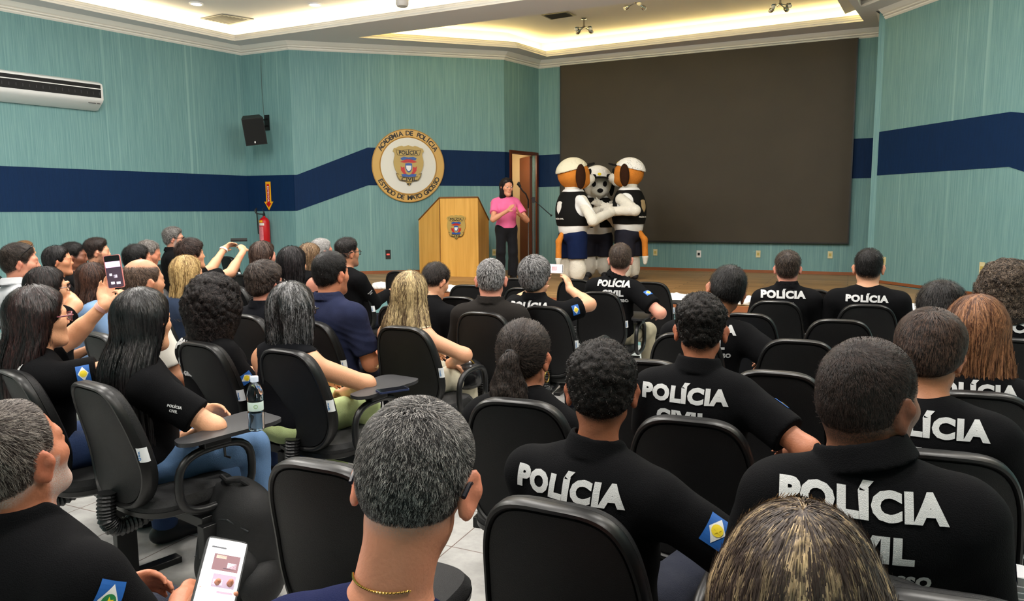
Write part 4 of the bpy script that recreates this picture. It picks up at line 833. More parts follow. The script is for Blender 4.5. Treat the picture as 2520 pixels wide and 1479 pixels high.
        if tp_['kind'] in('polo','shirt','hoodie'):
            t=np.clip((ax-.018)/.062,0,1); wdt={'hoodie':.02}.get(tp_['kind'],.0)
            r2=np.abs(dist-(rn+.008+(1-t)*(.020+wdt)))-(.0065+wdt*.4); yy=pn[:,1]; top_=.084-.034*sst(yy,.0,.06)-.03*sst(yy,.03,.07)
            r2=smax(r2,np.maximum(.026-ax,ax-top_+.004),.006); r=smin(r,r2,.002)
        elif tp_['kind']=='tank': r=smax(r,-(dist-rn*1.25),.01) if 0 else r
        else: r=smin(r,smax(np.abs(dist-(rn+.008))-.004,np.maximum(-.012-ax,ax-.016),.004),.008)
        return r
    hs=h*1.1
    lo2=np.array([lo[0]-.03,lo[1]-.05,hem-.03]); hi2=np.array([hi[0]+.03,hi[1]+.05,max(N_[2]+.12,*(x[2]+.1 for x in list(E_.values())+(list(W_.values()) if sl>1 else [])))])
    V,F=surfnet(shirt,lo2,hi2,hs); SH=mesh_obj({'polo':'polo_shirt','tee':'shirt','long':'long_sleeved_shirt','tank':'sleeveless_top','hoodie':'hoodie','shirt':'shirt'}[tp_['kind']],V,F,cm,R,smooth=True)
    # lettering on the back
    def letter(s_t,w_,h_,cx,dz,m=LETM,frm=None,name='lettering'):
        V,F=text_cells(s_t); V=fit(V,w_,h_); bs=V[:,1]>(h_/2); 
        P=np.zeros((len(V),3)); P[:,0]=V[:,0]+cx; P[:,2]=N_[2]+dz+V[:,1]; P[:,1]=N_[1]-.30
        P=trace(shirt,P,(0,1,0),34,.0024+h*.25); mesh_obj(name,P,F,m,SH)
    if tp_.get('text'):
        k=tp_.get('tk',1.0); cx=tp_.get('tx',0); dz=tp_.get('tz',0)+.035+.035
        letter('POLÍCIA',.300*k,.068*k,cx,-.080+dz,tp_.get('tm',LETM)); letter('CIVIL',.185*k,.054*k,cx,-.165*1-(k-1)*.1+dz,tp_.get('tm',LETM)) 
        if tp_['text']>1: letter('MATO GROSSO',.25*k,.026*k,cx,-.225-(k-1)*.15+dz,tp_.get('tm',LETM))
    def on_sleeve(nm,shapes,t=.42,rotd=0):
        sg=1 if nm=='R' else -1; S,E=S_[nm],E_[nm]; ax_=nrm(E-S); o=V3(sg,tp_.get('pdir',-.35),tp_.get('pz',.25)); o=nrm(o-ax_*(o@ax_)); sd=np.cross(ax_,o)*-sg*sg; up_=-ax_; sd=np.cross(up_,o)
        cen=S+(E-S)*t+o*.12; ca,sa=math.cos(math.radians(rotd)),math.sin(math.radians(rotd)); par=SH
        for kk,(nm2,poly,m) in enumerate(shapes):
            if isinstance(poly,str): V,F=text_cells(poly[1:]); w_,h_,cx,cz=m[1]; V=fit(V,w_,h_,(cx,cz)); mm=m[0]; xy=V[:,:2]
            else:
                g=np.array(poly); 
                if len(g)==4:
                    n=9; xy=np.array([(g[0]*(1-i/n)+g[1]*(i/n))*(1-j/n)+(g[3]*(1-i/n)+g[2]*(i/n))*(j/n) for j in range(n+1) for i in range(n+1)]); F=[(j*(n+1)+i,j*(n+1)+i+1,(j+1)*(n+1)+i+1,(j+1)*(n+1)+i) for j in range(n) for i in range(n)]
                else:
                    c=g.mean(0); xy=np.concatenate([c[None],c+(g-c)*.5,g]); k=len(g); F=[(0,1+i,1+(i+1)%k) for i in range(k)]+[(1+i,1+k+i,1+k+(i+1)%k,1+(i+1)%k) for i in range(k)]
                mm=m
            x=xy[:,0]*ca-xy[:,1]*sa; y=xy[:,0]*sa+xy[:,1]*ca
            P=cen+x[:,None]*sd+y[:,None]*up_; P=trace(shirt,P,-o,34,.002+.0012*kk); ob=mesh_obj(nm2,P,F,mm,par)
    star=[(.0105*(1 if i%2==0 else .42)*math.sin(i*math.pi/5),.0105*(1 if i%2==0 else .42)*math.cos(i*math.pi/5)) for i in range(10)]
    circ=[(.0145*math.cos(i*math.pi/8),.0145*math.sin(i*math.pi/8)) for i in range(16)]
    for nm in tp_.get('patch',''): on_sleeve(nm,[('flag_patch',[(-.036,-.026),(.036,-.026),(.036,.026),(-.036,.026)],PATB),('patch_diamond',[(-.031,0),(0,-.021),(.031,0),(0,.021)],PATW),('patch_disc',circ,PATG if d<1.5 else PATY),('patch_star',star,PATY)],tp_.get('pt',.42),tp_.get('prot',0))
    for nm in tp_.get('stext',''): on_sleeve(nm,[('sleeve_lettering','tPOLÍCIA',(LETM,(.058,.014,0,.010))),('sleeve_lettering','tCIVIL',(LETM,(.034,.012,0,-.010)))],.45,tp_.get('prot',0))
    # ---- legs ----
    if legs:
        pc=tuple(pants); pm=mat('trousers_%d_%d_%d'%pc,pc,.8,bump=.35,bscale=350,spec=.2,var=.22,vscale=9,sheen=.05); wide=.03 if stand is not None else 0
        def trous(P):
            r=ell(P,Hc+V3(0,-.015,-.03),(.168*b+.012,.122+.012,.11))
            for nm in 'LR':
                a,k_,c=K[nm]; l=smin(seg(P,a,k_,.084*b**.7+.010,.062+.012),seg(P,k_,c,.062+.010,.044+.014+wide),.03); r=smin(r,l,.05)
            r=r+.004*wob(P,26,2)+.002*wob(P,60,5); r=np.maximum(r,.075-P[:,2]); return smax(r,P[:,2]-(hz+.08),.01)
        V,F=surfnet(trous,(-.34,-.26,.03),(.34,.62,hz+.12),max(h*1.3,.009)); TR=mesh_obj('trousers',V,F,pm,R,smooth=True)
        for nm in 'LR':
            c=K[nm][2]; 
            def shoe(P): return smax(uni([seg(P,c+V3(0,-.035,-.045),c+V3(0,.05,-.04),.042,.04),seg(P,c+V3(0,.05,-.05),c+V3(0,.15,-.055),.042,.034),seg(P,c,c+V3(0,0,-.05),.045,.045)],.03),-(P[:,2]-.004),.006)
            V,F=surfnet(shoe,c-V3(.07,.1,.11),c+V3(.07,.22,.07),.009); mesh_obj('shoe',V,F,mat('shoe_%d'%shoes[0],shoes,.5),R,smooth=True)
    # ---- hair ----
    HO=None
    if kind!='none':
        tsd,tt,fade=hair.get('ts',.006),ht,hair.get('fade',.03); fr,npz=hair.get('front',0),hair.get('nape',0); c1,c2=hair.get('c',(24,20,19)),hair.get('c2',(58,50,46)); curl=hair.get('curl',0)
        def shell(q):
            hh=hgt(q,fr,npz); T=sst(hh,0,fade)*(tsd+(tt-tsd)*sst(q[:,2],.0,.085))-.006*(1-sst(hh,-.004,.008))
            if hair.get('bald'): T=T-.02*sst(q[:,2],.055,.085)*sst(-q[:,1]*0+q[:,2],.05,.09)
            if hair.get('quiff'): T=T+hair['quiff']*sst(q[:,1],.0,.07)*sst(q[:,2],.05,.09)
            if curl: T=T+curl*(wob(q,95,1)+.7*wob(q,210,2))*sst(hh,0,.02)
            elif kind=='short': T=T+.0012*wob(q,120,1)*sst(hh,0,.02)
            return cranium(q)-T
        Ln=hair.get('len',.3); back=hair.get('back',.05); flare=hair.get('flare',.012); wd=hair.get('w',.088); bb=hair.get('b',.072); ff=hair.get('ff',.03)
        def hairf(P):
            q=hq(P); r=shell(q)
            if kind in('long','curlylong'):
                g=gq(P); t=sst(-g[:,2],-.02,.20); a=wd+flare*t; cyy=-.020-back*t; by=bb-.012*t
                rr=np.sqrt((g[:,0]/a)**2+((g[:,1]-cyy)/by)**2); e=(rr-1)*np.minimum(a,by)
                e=smax(e,g[:,1]-(ff-.055*sst(-g[:,2],.03,.16)),.03); bot=Ln+.015*np.sin(g[:,0]*60)*hair.get('rag',.5); e=smax(e,-(g[:,2]+bot),.02); e=smax(e,g[:,2]-.055,.05)
                ang=np.arctan2(g[:,0],-(g[:,1]-cyy))
                if kind=='long': e=e+hair.get('amp',.0022)*(np.sin(ang*34+2.5*np.sin(ang*6+g[:,2]*9))+.6*np.sin(ang*71+g[:,2]*14))*sst(-g[:,2],-.04,.06)
                r=smin(r,e,.03)
                if kind=='curlylong': r=r+hair.get('amp',.010)*(.6*wob(g,60,2)+.6*wob(g,125,5)+.35*wob(g,230,7))*sst(hgt(q,fr,npz),-.05,.02)
                face=ell(q,(0,.090,-.03),(.058,.05,.105)); r=smax(r,-face,.012)
            if kind=='pony':
                for aa,bb_,ra,rb in hair['tail']:
                    r2=seg(hq(P),aa,bb_,ra,rb); r2=r2+hair.get('amp',.006)*(wob(q,60,2)+.5*wob(q,130,4))*.7; r=smin(r,r2,.014)
            return r*s_
        ll=C_-V3(.17,.19,.14)*s_; hh_=C_+V3(.17,.17,.18)*s_
        if kind in('long','curlylong'): ll[2]=C_[2]-(Ln+.04)*s_; ll[1]-=.03
        if kind=='pony': ll[2]=C_[2]-.38; ll[1]-=.06
        hh2=hair.get('h',h*.85 if kind!='short' else h*.8); V,F=surfnet(hairf,ll,hh_,hh2)
        q=hq(V.astype(np.float32)); ang=np.arctan2(q[:,0],-q[:,1]-.01)
        sf=hair.get('sf',1.0); streak=lambda a_:.42+.26*np.sin(a_*17*sf+2.5*np.sin(a_*5+1))+.24*np.sin(a_*43*sf+1.7*np.sin(a_*11))
        rnd=streak(ang)*.9 if kind in('long',) else RNG.random(len(V))*.35
        ns=hair.get('n',0); Vs=[V];Fs=[F];Rs_=[np.clip(rnd,0,1)]
        if ns and len(V):
            area_ok=np.ones(len(V),bool)
            if kind=='short' or kind=='pony': area_ok=hgt(q,fr,npz)>.004
            if kind=='pony': area_ok|=q[:,1]<-.12
            if kind in('long','curlylong'): gg=gq(V.astype(np.float32)); area_ok=gg[:,2]>-Ln*.75
            idx=np.flatnonzero(area_ok); idx=idx[RNG.integers(0,len(idx),ns)]; P0=V[idx]+RNG.normal(0,h*.5,(ns,3)); 
            Rt=Rh.astype(np.float32); wh=np.array(hair.get('whorl',(0.005,-.062,.10)),np.float32)
            def dshort(P,k,seed):
                q=hq(P); w=q-wh; o=nrm_rows(w); tw=np.cross(np.array([0,0,1],np.float32),o); dd=o*1.0+tw*.55*np.exp(-np.linalg.norm(w,axis=1)/.06)[:,None]+np.array([0,0,-.5])*sst(-q[:,1],.02,.08)[:,None]+ (RNG.random((len(P),3))-.5)*hair.get('mess',.5)
                dd=dd+np.stack([np.cos(seed[:,0]),np.sin(seed[:,1]),np.cos(seed[:,2])],1)*hair.get('mess',.5)*.6; return dd@Rt.T
            def dcurl(P,k,seed):
                a=seed[:,0]+k*hair.get('spin',1.1)*np.where(seed[:,1]>3.14,1,-1); g=gradf(hairf,P); t1=nrm_rows(np.cross(g,np.array([.3,.5,.8]))); t2=np.cross(g,t1); return t1*np.cos(a)[:,None]+t2*np.sin(a)[:,None]+(np.array([0,0,-.35]) if kind!='short' else 0)
            Ryt=Ry.astype(np.float32)
            def dlong(P,k,seed):
                g=gq(P); side_=hair.get('part',0.0); o=np.stack([(g[:,0]-side_)*1.0,(g[:,1]+.03)*.8,g[:,2]*0],1); o=nrm_rows(o)*sst(g[:,2],-.02,.11)[:,None]*1.2; o[:,2]=-.9; o[:,0]+=.06*np.sin(seed[:,0]+k*.8)*hair.get('wave',1); return o@Ryt.T
            def dpony(P,k,seed):
                q=hq(P); tie=np.array(hair['tie'],np.float32); w=tie-q; o=nrm_rows(w); o=np.where((q[:,1]<-.125)[:,None]|(np.linalg.norm(w,axis=1)<.03)[:,None],np.array([0,-.1,-1.]),o); return (o+np.stack([np.sin(seed[:,0]+k),np.cos(seed[:,1]+k*1.3),0*seed[:,2]],1)*.12)@Rt.T
            st=hair.get('style','curl' if curl or kind=='curlylong' else ('short' if kind=='short' else 'long' if kind=='long' else 'pony'))
            fn={'short':dshort,'curl':dcurl,'long':dlong,'pony':dpony}[st]; steps={'short':5,'curl':7,'long':12,'pony':7}[st]; stp=hair.get('step',{'short':.0045,'curl':.0032,'long':.020,'pony':.010}[st])*s_
            a,b_,c_=ribbons(P0,hairf,fn,steps,stp,hair.get('sw',.0012),hair.get('off',h*.32),hair.get('lift',{'short':.006,'curl':.003,'long':.001,'pony':.001}[st]),rnd=(np.clip(streak(np.arctan2(q[idx,0],-q[idx,1]-.01))+RNG.normal(0,hair.get('rj',.13),ns),0,1) if kind=='long' else RNG.random(ns)**hair.get('pw',1.6)))
            if kind in('long','curlylong'):
                pass
            Fs.append(b_+len(V)); Vs.append(a); Rs_.append(c_)
        V=np.concatenate(Vs); F=np.concatenate(Fs); rn=np.concatenate(Rs_)
        HO=mesh_obj('hair',V,F,hair_mat('hair_%d_%d_%d_%s'%(c1[0],c2[0],c2[2],kind),c1,c2,hair.get('rough',.5),hair.get('bias',.5),(60,60,8) if kind in('long',) else (50,50,50),hair.get('spec',.25)),R,smooth=True,attrs={'rnd':rn})
        if kind=='pony':
            tie=C_+Rh@np.array(hair['tie'])*s_; m=MB(); m.tube([tie+Rh@(np.array([math.cos(a)*.017,-.012+0*a,math.sin(a)*.017]))*s_ for a in np.linspace(0,2*math.pi,16,endpoint=False)],.006,8,closed=True); m.build('hair_tie',BLACK,HO,smooth=True)
    H2=lambda p:tuple(C_+Rh@np.array(p)*s_)
    if glasses:
        gm=mat('glasses_%d_%d'%(glasses[0][0],glasses[0][2]),glasses[0],.3,spec=.6); G=MB(); r_=glasses[1] if len(glasses)>1 else .0022; gw=glasses[2] if len(glasses)>2 else 1.0; zz=.008
        for sg in(-1,1):
            G.tube([H2((sg*.033+.024*math.copysign(abs(math.cos(a))**.7,math.cos(a)),.104-.012*abs(math.cos(a)) ,zz-.004+.018*math.copysign(abs(math.sin(a))**.7,math.sin(a)))) for a in np.linspace(0,2*math.pi,20,endpoint=False)],r_*s_,6,closed=True)
            G.tube([H2(p) for p in((sg*.057,.098,zz+.004),(sg*.078*gw,.085,zz+.006),(sg*.087*gw,.04,zz+.004),(sg*.0895*gw,.0,zz+.006),(sg*.0895*gw,-.028,zz+.002),(sg*.087*gw,-.048,zz-.018))],r_*1.25*s_,6)
        G.tube([H2((-.011,.106,zz)),H2((0,.110,zz+.003)),H2((.011,.106,zz))],r_*s_,6); GO=G.build('glasses',gm,R,smooth=True)
        if d<4:
            for sg in(-1,1):
                G=MB(); n=20; ring=[H2((sg*.033+.023*math.copysign(abs(math.cos(a))**.7,math.cos(a)),.104-.012*abs(math.cos(a)),zz-.004+.0172*math.copysign(abs(math.sin(a))**.7,math.sin(a)))) for a in np.linspace(0,2*math.pi,n,endpoint=False)]; G.add([H2((sg*.033,.105,zz-.004))]+ring,[(0,1+i,1+(i+1)%n) for i in range(n)]); G.build('lens',mat('clear_lens',(240,245,250),.05,alpha=.22,spec=.8),GO)
    info=dict(root=R,C=C_,N=N_,S=S_,E=E_,W=W_,T=T_,Rh=Rh,Rb=Rb,rootw=root,H2=H2,shirt=shirt,SH=SH,s=s_,world=lambda p:root+Rb@np.asarray(p),body=body,toL=toL,hairf=hairf if kind!='none' else None)
    HEADS.append((label,info)); return info
FAIR=(212,156,122);MED=(190,134,100);TAN=(168,112,80);DARK=(118,76,54);PINK=(216,150,128)
BK=(9,7,7);BK2=(30,26,25);BR=(34,22,18);BR2=(84,60,48)
def P(label,u,v,wpx,d,wm=None,yaw=-28,hy=None,hp=0,hr=0,**k):
    hh=k.get('hair') or {}; wm=wm or .157+1.5*hh.get('tt',.012)+2*hh.get('curl',0)
    s=float(np.clip(wpx*d/FPX/wm,.90,1.12)); return person(label,u,v,d,yaw,head=(hy,hp,hr),s=s,**k)
PT=lambda **k: dict(dict(kind='polo',text=2,patch='R'),**k)
SH_=lambda **k: dict(dict(c=BK,c2=BK2,ts=.006,tt=.013,fade=.05,n=3000),**k)
I={}
# --- nearest ---
I['fg']=P('grey-haired man in the foreground with black glasses and gold chain',1018,994,318,1.09,wm=.205,yaw=-20,hy=-9,hp=20,hr=4,skin=(206,138,108),nk=1.12,ear=.014,eark=1.25,nz=-.050,glasses=[(10,12,26),.0034,1.07],
  hair=dict(c=(24,20,20),c2=(216,210,205),ts=.007,tt=.013,fade=.075,nape=.010,n=42000,step=.0048,sw=.0008,mess=.8,lift=.008,bias=.66,whorl=(.01,-.055,.10),pw=2.6,stubw=.035,stub=.7,rough=.5),beard=.5,beardc=(150,140,134),
  top=dict(kind='tee',c=(24,30,66)),lean=-.0,side=.03,arms=dict(L=dict(W=(428,1590,1.16),T=(505,1500,1.23),n=(.5,-.6,.5),curl=45,pole=(-.8,-.2,-.5))),bulk=1.05,h=.0046)
I['wb']=P('woman with brown and blonde highlighted hair at the bottom right',1978,1240,430,.84,wm=.215,yaw=-22,hy=-22,hp=4,sex='f',skin=FAIR,hair=dict(kind='long',c=(58,44,38),c2=(236,204,156),ts=.018,tt=.020,fade=.02,len=.36,w=.108,b=.088,back=.03,flare=.03,n=40000,sw=.0011,bias=.70,off=.0032,rj=.05,amp=.0008,wave=1.2,step=.024,sf=.62,spec=.4),top=dict(kind='tee',c=(20,20,22)))
I['fl']=P('grey-bearded balding man at the bottom left in a black polo with flag patch',30,982,190,1.42,wm=.16,yaw=-22,hy=-18,hp=-12,skin=(186,118,88),nk=1.15,beard=.85,beardc=(186,178,172),ear=.004,eark=1.1,
  hair=dict(c=(52,42,38),c2=(150,140,132),ts=.005,tt=.006,fade=.05,front=.035,n=9000,step=.0035,sw=.0009,lift=.004,stub=.7),top=dict(kind='polo',patch='R',pt=.02,prot=30,pdir=-.75,pz=.8),bulk=1.1,sw=.215,h=.005)
I['ce']=P('man with curly black hair in a POLÍCIA polo, centre of the picture',1482,838,175,1.82,yaw=-33,hy=-10,hp=6,skin=(150,92,64),ear=.010,eark=1.1,hair=dict(c=(5,4,4),c2=(58,50,47),ts=.010,tt=.022,fade=.035,curl=.0035,n=26000,sw=.0012,nape=-.004,whorl=(0,-.03,.12)),top=PT(tk=1.0,tx=-.02,tz=-.015,patch='R',pdir=-.5,pt=.5),side=-.0,sw=.20,nz=-.02,arms=dict(R=dict(L=(.38,.26,.68),f=(-.3,1,-.1),pole=(1,-.2,-.4))))
I['br']=P('man with a large shaved brown head in a POLÍCIA CIVIL MATO GROSSO polo',2148,832,250,1.47,wm=.196,yaw=-20,hy=-62,hp=2,skin=DARK,nk=1.15,ear=.0,hair=dict(c=(26,19,17),c2=(66,50,44),ts=.003,tt=.005,fade=.06,n=16000,step=.002,sw=.0007,lift=.002,front=-.004),top=PT(tk=.99,pdir=.3,tx=-.02,tz=-.004),sw=.165,bulk=1.06,nz=.02,beard=.35,beardc=(60,44,38))
I['bh']=P('man with a whorl of dark brown hair in a POLÍCIA shirt, right side',2295,762,152,2.16,yaw=-30,hy=-42,hp=16,skin=TAN,hair=dict(c=(22,15,13),c2=(96,72,60),ts=.010,tt=.017,fade=.02,n=16000,step=.006,sw=.0013,mess=.35,nape=-.008,whorl=(.012,-.062,.105)),top=PT(kind='tee',tk=1.05,tx=.0,patch=''))
I['bw']=P('woman with reddish brown shoulder-length hair in a POLÍCIA shirt',2400,722,145,2.82,wm=.20,yaw=-28,hy=-30,hp=6,hr=12,sex='f',skin=FAIR,hair=dict(kind='long',c=(74,44,30),c2=(158,110,76),ts=.016,tt=.018,fade=.02,len=.19,w=.105,b=.088,back=.02,flare=.03,n=9000,sw=.0016,amp=.004),top=PT(kind='tee',tk=1.0,patch=''))
I['bk']=P('person with plain black hair leaning low near the right wall',2320,690,110,3.42,wm=.18,yaw=-20,hy=-20,hp=22,skin=TAN,hair=SH_(ts=.012,tt=.02,fade=.02,c2=(48,42,40)),top=dict(kind='tee'))
I['cg']=P('woman with big curly grey-brown hair at the right edge, hooded POLÍCIA top',2482,640,100,3.95,wm=.22,yaw=-25,hy=-25,hp=0,sex='f',skin=TAN,hair=dict(kind='curlylong',c=(40,32,28),c2=(150,130,112),ts=.03,tt=.05,fade=.02,len=.16,w=.14,b=.125,back=.02,flare=.03,n=18000,sw=.0018,amp=.012,bias=.6,lift=.01,off=.005,step=.005,spin=.9),top=dict(kind='hoodie',text=2,tk=1.0))
I['ct']=P('man with tall curly black top and faded sides in a POLÍCIA polo',1727,722,122,2.50,yaw=-27,hy=-18,hp=3,skin=(176,112,82),ear=.010,hair=dict(c=(5,4,4),c2=(58,50,47),ts=.002,tt=.022,fade=.07,curl=.0045,n=14000,sw=.0014,step=.004),top=PT(tk=.97,tx=-.02,tz=-.02,patch='R',pdir=.2),arms=dict(R=dict(L=(.30,.10,.78),f=(-.3,1,-.1),pole=(1,-.3,-.6))))
I['po']=P('woman with a dark wavy ponytail and a gold hoop earring',1292,787,125,2.80,wm=.165,yaw=-22,hy=-28,hp=4,hr=-2,sex='f',skin=(186,122,92),ear=.003,
  hair=dict(kind='pony',c=(20,15,14),c2=(76,64,58),ts=.007,tt=.010,fade=.018,nape=.0,tie=(.010,-.120,.020),tail=[((.01,-.115,.02),(.015,-.15,.0),.017,.028),((.015,-.145,.0),(.005,-.14,-.09),.030,.050),((.005,-.14,-.09),(.02,-.105,-.19),.054,.060),((.02,-.105,-.19),(.04,-.09,-.24),.055,.03)],n=22000,sw=.0012,amp=.009,off=.004),top=dict(kind='polo'))
# --- middle right ---
I['de']=P('man with black hair and a small earring leaning right, POLÍCIA shirt',1788,652,92,4.10,yaw=-20,hy=-2,hp=12,hr=16,skin=TAN,ear=.008,hair=SH_(ts=.008,tt=.012,fade=.03),top=PT(patch='',tx=.0),side=.07,pants=(96,128,170),arms=dict(R=dict(L=(.33,.12,.75),f=(-.5,1,-.2),pole=(1,-.3,-.6))))
I['ra']=P('man with short brown hair in a POLÍCIA shirt under the LED wall, left one',1940,616,60,5.52,yaw=-18,hy=-22,skin=PINK,ear=.006,hair=SH_(c=(36,28,24),c2=(90,74,62),ts=.004,tt=.014,fade=.06),top=PT(tk=1.05,patch='R',tx=-.03))
I['rb']=P('broad man with black hair in a POLÍCIA shirt under the LED wall, right one',2140,611,64,5.28,yaw=-26,hy=-27,skin=FAIR,ear=.008,nk=1.15,bulk=1.12,sw=.19,hair=SH_(ts=.005,tt=.012,fade=.05),top=PT(kind='tee',tk=.92,tz=-.02,patch=''))
I['f1']=P('man seated before the costumed dogs, back reading POLÍCIA CIVIL MATO GROSSO',1527,598,54,6.30,yaw=-34,hy=-10,hr=0,skin=PINK,ear=.006,hair=SH_(c=(44,34,28),c2=(100,82,68),ts=.005,tt=.009,fade=.05),top=PT(tk=1.02,tx=.04,tz=.0),pants=(172,164,140),side=.03,arms=dict(R=dict(L=(.30,.16,.74),f=(-.6,1,-.2),pole=(1,-.3,-.6))))
I['pg']=P('grey-haired man filming with a white phone in the middle',1318,627,74,5.30,wm=.175,yaw=-24,hy=-30,hp=-6,skin=FAIR,hair=dict(c=(24,22,22),c2=(170,168,168),ts=.016,tt=.024,fade=.02,n=6000,step=.007,sw=.0024,nape=-.012),top=PT(patch='R'),
  arms=dict(R=dict(E=(1432,755,5.25),W=(1396,706,5.60),T=(1385,640,5.72),n=(-.8,.3,0),curl=28),L=dict(E=(1260,760,5.4),W=(1325,712,5.75),T=(1345,668,5.85),n=(.8,0,.2),curl=30)))
I['gs']=P('man with cropped grey hair in a plain dark shirt beneath the woman in pink',1208,637,70,5.02,yaw=-12,hy=-2,skin=PINK,ear=.008,nk=1.1,hair=dict(c=(44,41,41),c2=(190,188,188),ts=.004,tt=.008,fade=.07,n=5000,step=.003,sw=.0018,bias=.45),top=dict(kind='polo',c=(34,31,29)),bulk=1.1)
I['ld']=P('man with short dark hair looking down below the podium',1072,646,62,5.55,yaw=-30,hy=-42,hp=26,skin=FAIR,hair=SH_(c=(26,20,18),c2=(60,50,46),ts=.007,tt=.011),top=dict(kind='polo'),lean=.1)
I['bl']=P('woman with long blonde streaked hair in a sleeveless cream top',1010,665,92,4.52,wm=.19,yaw=-34,hy=-18,hp=2,sex='f',skin=FAIR,glasses=[(214,200,170),.0014],hair=dict(kind='long',c=(86,66,46),c2=(228,202,150),ts=.014,tt=.016,fade=.02,len=.37,w=.092,b=.080,back=.060,flare=.05,n=12000,sw=.0018,bias=.56,amp=.003,part=.02),top=dict(kind='tank',c=(226,216,186),mat='cream'),pants=(214,206,182),
  arms=dict(R=dict(E=(1130,868,4.38),W=(1108,893,4.62),T=(1150,912,4.75),n=(-.1,.1,-1),curl=25)),bulk=.98)
I['bs']=P('man with black hair in a navy blue denim shirt',815,618,84,4.66,wm=.175,yaw=-30,hy=-36,hp=0,skin=(200,132,100),ear=.006,nk=1.12,bulk=1.2,sw=.185,belly=1.25,hair=SH_(ts=.006,tt=.013,fade=.04,n=5000),beard=.55,beardc=(40,28,24),top=dict(kind='shirt',c=(38,43,68),mat='denim',fold=.006,crease=.004,var=.25,vs=14))
I['gb']=P('woman with a glossy grey bob in a sleeveless black top',718,692,118,3.72,wm=.20,yaw=-30,hy=-22,hp=4,sex='f',skin=(216,158,122),glasses=[(30,30,34),.0026],bulk=1.08,hair=dict(kind='long',c=(16,15,16),c2=(190,188,190),ts=.016,tt=.018,fade=.02,len=.155,w=.108,b=.092,back=.005,flare=.014,n=12000,sw=.0016,bias=.86,amp=.003,spec=.5,rough=.34),top=dict(kind='tank',c=(12,13,17)),pants=(186,202,142),
  arms=dict(R=dict(E=(902,945,3.72),W=(850,965,3.95),T=(820,960,4.1))))
I['gm']=P('man with wavy dark hair and glasses beside the grey bob',652,640,84,4.92,wm=.185,yaw=-32,hy=-36,hp=0,skin=PINK,glasses=[(26,26,28),.003],hair=dict(c=(28,22,20),c2=(92,78,70),ts=.012,tt=.022,fade=.02,curl=.003,n=6000,sw=.002,style='short',step=.007),top=dict(kind='polo',c=(16,17,22)))
I['cu']=P('woman with big curly black hair in a POLÍCIA shirt',525,675,148,3.94,wm=.27,yaw=-36,hy=-12,hp=4,sex='f',skin=(200,140,104),hair=dict(kind='curlylong',c=(6,5,6),c2=(74,64,62),ts=.03,tt=.038,fade=.02,len=.17,w=.132,b=.118,back=.01,flare=-.035,rag=1.5,n=22000,sw=.0020,amp=.010,bias=.62,step=.007,spin=.7,lift=.010,off=.005),top=PT(kind='tee',patch='R',tx=-.02,pdir=-.2),pants=(44,58,92))
I['lb']=P('woman with very long straight black hair, elbow on a tablet with a bottle',350,705,138,3.12,wm=.19,yaw=-45,hy=-22,hp=0,sex='f',skin=(226,166,128),hair=dict(kind='long',c=(7,6,7),c2=(46,41,42),ts=.016,tt=.018,fade=.02,len=.50,w=.096,b=.084,back=.085,flare=.02,n=15000,sw=.0014,bias=.7,amp=.0022,rough=.36,spec=.45,rag=1.2),top=dict(kind='tee',text=1,stext='R',pdir=-.9,tk=.95,tz=-.04,prot=-70),pants=(96,128,168),
  arms=dict(R=dict(E=(528,1052,2.98),W=(468,1078,3.12),T=(438,1062,3.2))),group=None)
I['pw']=P('woman with long dark brown hair and glasses filming with a pink phone',92,700,150,3.24,wm=.205,yaw=-45,hy=-38,hp=0,sex='f',skin=(226,168,130),glasses=[(130,70,80),.0026],hair=dict(kind='long',c=(14,9,10),c2=(72,46,44),ts=.016,tt=.018,fade=.02,len=.34,w=.100,b=.090,back=.065,flare=.02,n=15000,sw=.0014,bias=.72,amp=.0018,rough=.36,spec=.45,ff=.01),top=PT(kind='tee',patch='R',pdir=-.6,pt=.55,tx=.02),pants=(48,66,104),
  arms=dict(R=dict(E=(292,905,3.22),W=(318,735,3.42),T=(292,690,3.52),n=(-.7,-.2,0),curl=28,pole=(1,0,-1)),L=dict(E=(150,850,3.45),W=(236,772,3.50),T=(262,700,3.56),n=(.7,-.1,0),curl=22)))
# --- middle left ---
I['ba']=P('balding man with thinning brown hair in a white shirt',352,635,92,4.30,wm=.185,yaw=-40,hy=-40,hp=2,skin=(204,146,112),ear=.006,beard=.4,beardc=(70,56,48),hair=dict(c=(60,46,38),c2=(124,100,84),ts=.005,tt=.006,fade=.05,front=.02,bald=1,n=6000,step=.004,sw=.0014,stub=.85),top=dict(kind='tee',c=(226,222,212),mat='white'))
I['bd']=P('woman with straight golden blonde hair and a denim jacket',460,627,66,5.40,wm=.185,yaw=-36,hy=-32,sex='f',skin=FAIR,hair=dict(kind='long',c=(120,92,56),c2=(214,182,124),ts=.014,tt=.016,fade=.02,len=.25,w=.090,b=.08,back=.03,flare=.03,n=6000,sw=.003,bias=.45,amp=.004),top=dict(kind='long',c=(50,62,84),mat='denim',fold=.006))
I['bo']=P('woman with long brown hair behind the raised pink phone, light blue top',228,645,64,5.35,wm=.185,yaw=-40,hy=-34,hp=4,sex='f',skin=FAIR,hair=dict(kind='long',c=(34,20,16),c2=(84,56,44),ts=.014,tt=.016,fade=.02,len=.40,w=.088,b=.082,back=.07,flare=.02,n=6000,sw=.0024,bias=.6),top=dict(kind='long',c=(128,160,200),mat='lightblue'))
